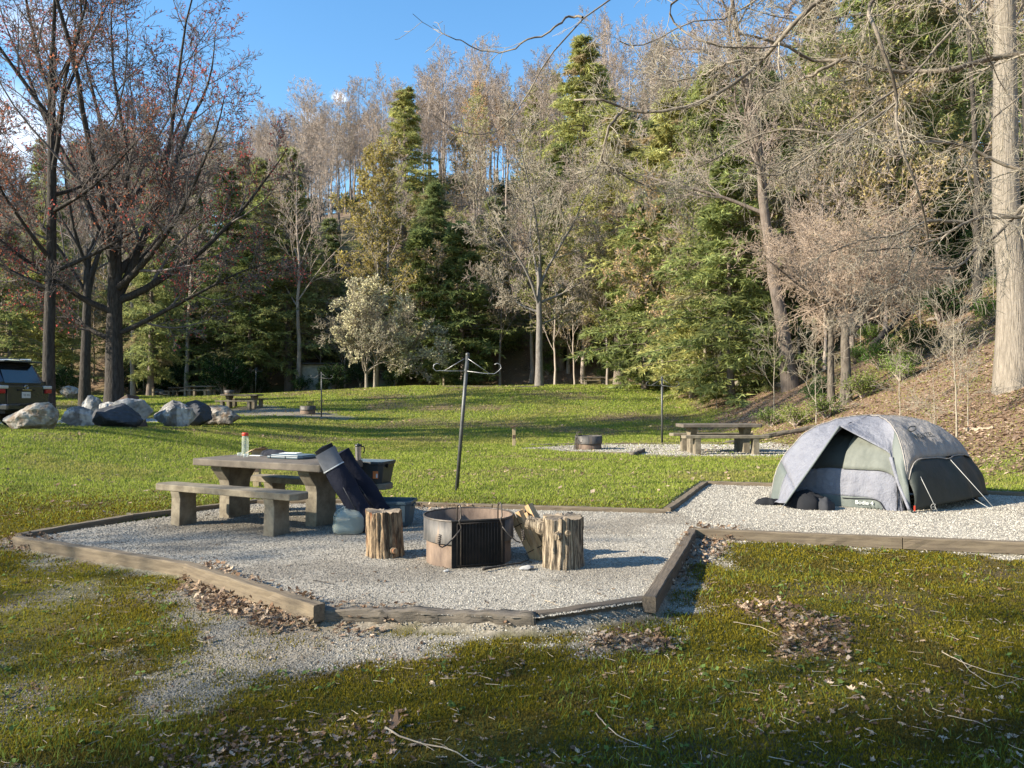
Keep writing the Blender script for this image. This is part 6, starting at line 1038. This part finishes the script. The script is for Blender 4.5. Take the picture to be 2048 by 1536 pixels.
    mm = Matrix(((d[0], 0, n[0], p[0]+n[0]*.045), (d[1], 0, n[1], p[1]+n[1]*.045), (0, 1, 0, .06), (0, 0, 0, 1))); text('Bodie 4', .075, 'white_print', None, mm, 'word_print')
    return c0
tc0 = tent()
heap('duffel_bag', 'black bag heaped in the open tent vestibule', 'bag', (P(1618, 1017)[0], P(1618, 1017)[1]+.10, .0), .30, .20, .27, 'black', 11, -.3); heap('backpack', 'dark grey backpack lying against the black bag in the vestibule', 'backpack', (P(1650, 1019)[0], P(1650, 1019)[1]+.05, .0), .15, .14, .20, 'dark_grey_fabric', 12, .2)
heap('stuff_sack', 'black sack poking out under the left corner of the tent', 'bag', (P(1540, 1009)[0], P(1540, 1009)[1]+.05, .0), .17, .10, .11, 'black', 13, -.4)

# ------------------------------------------------------------------ the parked car
def car():
    yaw = R(0); c = at(50, 20.0); o = thing('parked_car', 'grey sport utility vehicle parked at the left edge, seen from behind', 'car', (c[0], c[1], .68), 0); th = R(85)
    # local frame: +Y forward, X right; rear at y=0
    o.rotation_euler = (0, 0, th); o.location = (c[0], c[1], .68)
    L, W = 4.8, 1.90
    def loft(secs, nm, m, bev=.0, sm=True, par=o, cap=True):
        # secs: list of (y, [(x,z)...half outline from bottom centre to top centre])
        A = Acc(); G = []
        for y, h in secs: full = [(x, z) for x, z in h]+[(-x, z) for x, z in h[::-1]]; G.append([(x, y, z) for x, z in full])
        G = np.array(G, float); n, k, _ = G.shape; i = np.arange(n-1)[:, None]*k; j = np.arange(k)[None]; j2 = (j+1) % k; fl = [np.stack([i+j, i+j2, i+k+j2, i+k+j], -1).reshape(-1, 4)]
        if cap: fl += [[list(range(k))], [[(n-1)*k+q for q in range(k)][::-1]]]
        A.add(G.reshape(-1, 3), fl); q = A.build(nm, m, par, False, bev)
        return q
    w_ = W/2
    def lo(z0, z1, k): return [(0, z0), (w_*.80*k, z0), (w_*.95*k, z0+.10), (w_*k, z0+.35), (w_*k, z1-.22), (w_*.975*k, z1-.06), (w_*.93*k, z1), (0, z1)]
    loft([(.0, lo(.50, 1.12, .93)), (.05, lo(.46, 1.14, .965)), (.25, lo(.42, 1.15, 1)), (1., lo(.40, 1.15, 1)), (3.2, lo(.40, 1.12, 1)), (3.6, lo(.40, 1.10, 1)), (4.55, lo(.42, .98, .96)), (4.78, lo(.50, .85, .88))], 'body', 'paint', .03)
    def gh(z, kb, kt): return [(0, 1.13), (w_*.93*kb, 1.13), (w_*.90*kb, 1.22), (w_*.80*kt, z-.10), (w_*.75*kt, z-.03), (w_*.62*kt, z), (0, z+.015)]
    loft([(.06, gh(1.20, 1., 1.13)), (.34, gh(1.70, 1, 1)), (.8, gh(1.745, 1, 1)), (2.3, gh(1.74, 1, 1)), (2.75, gh(1.66, 1, 1)), (3.5, gh(1.16, 1, 1.12))], 'cabin', 'paint', .02)
    # spoiler, rear glass, gate
    A = Acc(); A.box((0, .20, 1.725), (1.36, .34, .045)); A.build('spoiler', 'paint', o, bevel=.015)
    A = Acc(); A.add([(-.66, .075, 1.165), (.66, .075, 1.165), (.585, .305, 1.665), (-.585, .305, 1.665)], [[(0, 1, 2, 3)]], Matrix.Translation((0, -.03, .005))); A.build('rear_window', 'car_glass', o, solid=.012)
    A = Acc(); A.box((0, -.012, .84), (1.30, .03, .50)); A.build('tailgate', 'paint', o, bevel=.012); A = Acc(); A.box((0, -.032, .985), (.62, .03, .055)); A.build('gate_handle', 'car_trim', o, bevel=.008)
    A = Acc(); A.box((.02, -.05, .99), (.32, .012, .026)); A.build('name_bar', 'chrome', o, bevel=.004)
    a = np.linspace(0, 2*math.pi, 25); A = Acc(); A.tube([(.075*math.cos(x)*1, -.04, 1.065+.05*math.sin(x)) for x in a], .008, 6); A.tube([(.035*math.cos(x), -.042, 1.07+.045*math.sin(x)) for x in a], .006, 6); A.build('oval_badge', 'chrome', o, True)
    p = Acc(); p.box((0, -.036, .86), (.31, .012, .16)); q = p.build('number_plate', 'white', o, bevel=.003); 
    cu = bpy.data.curves.new('t', 'FONT'); cu.body = '12E 406'; cu.size = .075; cu.align_x = 'CENTER'; qq = bpy.data.objects.new('t', cu); COL.objects.link(qq); bpy.context.view_layer.update(); me = bpy.data.meshes.new_from_object(qq); bpy.data.objects.remove(qq); me.materials.clear(); me.materials.append(M['black_paint']); t = bpy.data.objects.new('plate_number', me); COL.objects.link(t); t.parent = q; t.location = (0, -.0435, .835); t.rotation_euler = (R(90), 0, 0)
    for s in (-1, 1):
        A = Acc(); A.box((s*.80, .035, 1.06), (.30, .20, .085)); A.build('tail_lamp', 'lamp_clear', o, bevel=.02); A = Acc(); A.box((s*.845, .045, .955), (.22, .20, .11)); A.build('tail_lamp', 'lamp_red', o, bevel=.02)
        A = Acc(); A.box((s*.56, 1.3, 1.80), (.045, 2.1, .045)); A.build('roof_rail', 'chrome', o, bevel=.012)
    A = Acc(); 
    for y in (.6, 1.3, 2.0): A.box((0, y, 1.815), (1.1, .05, .025))
    A.build('roof_rack', 'hook', o, bevel=.006)
    A = Acc(); A.box((0, -.07, .555), (1.72, .26, .17)); A.build('bumper', 'paint', o, bevel=.04); A = Acc(); A.box((0, -.205, .60), (.9, .02, .05)); A.box((0, .1, .44), (1.5, .3, .10)); A.build('bumper_trim', 'car_trim', o, bevel=.01)
    for s in (-1, 1):
        for y0, y1 in ((.55, 1.15), (1.25, 2.05), (2.15, 2.75)):
            A = Acc(); A.add([(s*.895, y0, 1.19), (s*.895, y1, 1.19), (s*.80, y1-.03, 1.58), (s*.80, y0+.06, 1.58)], [[(0, 1, 2, 3)]]); A.build('side_window', 'car_glass', o, solid=.012)
        for y in (.95, 3.75):
            A = Acc(); mt2 = Matrix.Translation((s*.83, y, .385))@Matrix.Rotation(R(90), 4, 'Y'); A.lathe([(.20, -.12), (.35, -.125), (.385, -.09), (.385, .09), (.35, .125), (.20, .12)], 32, mtx=mt2); wq = A.build('wheel', 'tyre', o, True); A = Acc(); A.lathe([(.02, -.115), (.2, -.11), (.225, -.09), (.225, .09), (.2, .11), (.02, .115)], 20, mtx=mt2); A.build('rim', 'hook', wq, True)
            A = Acc(); A.lathe([(.40, -.05), (.47, -.04), (.47, .05), (.40, .05)], 32, mtx=Matrix.Translation((s*.90, y, .43))@Matrix.Rotation(R(90), 4, 'Y'), close=False); A.build('wheel_arch', 'car_trim', o, True)
        A = Acc(); A.box((s*1.02, 2.75, 1.18), (.18, .10, .15)); A.build('wing_mirror', 'paint', o, bevel=.03)
car()
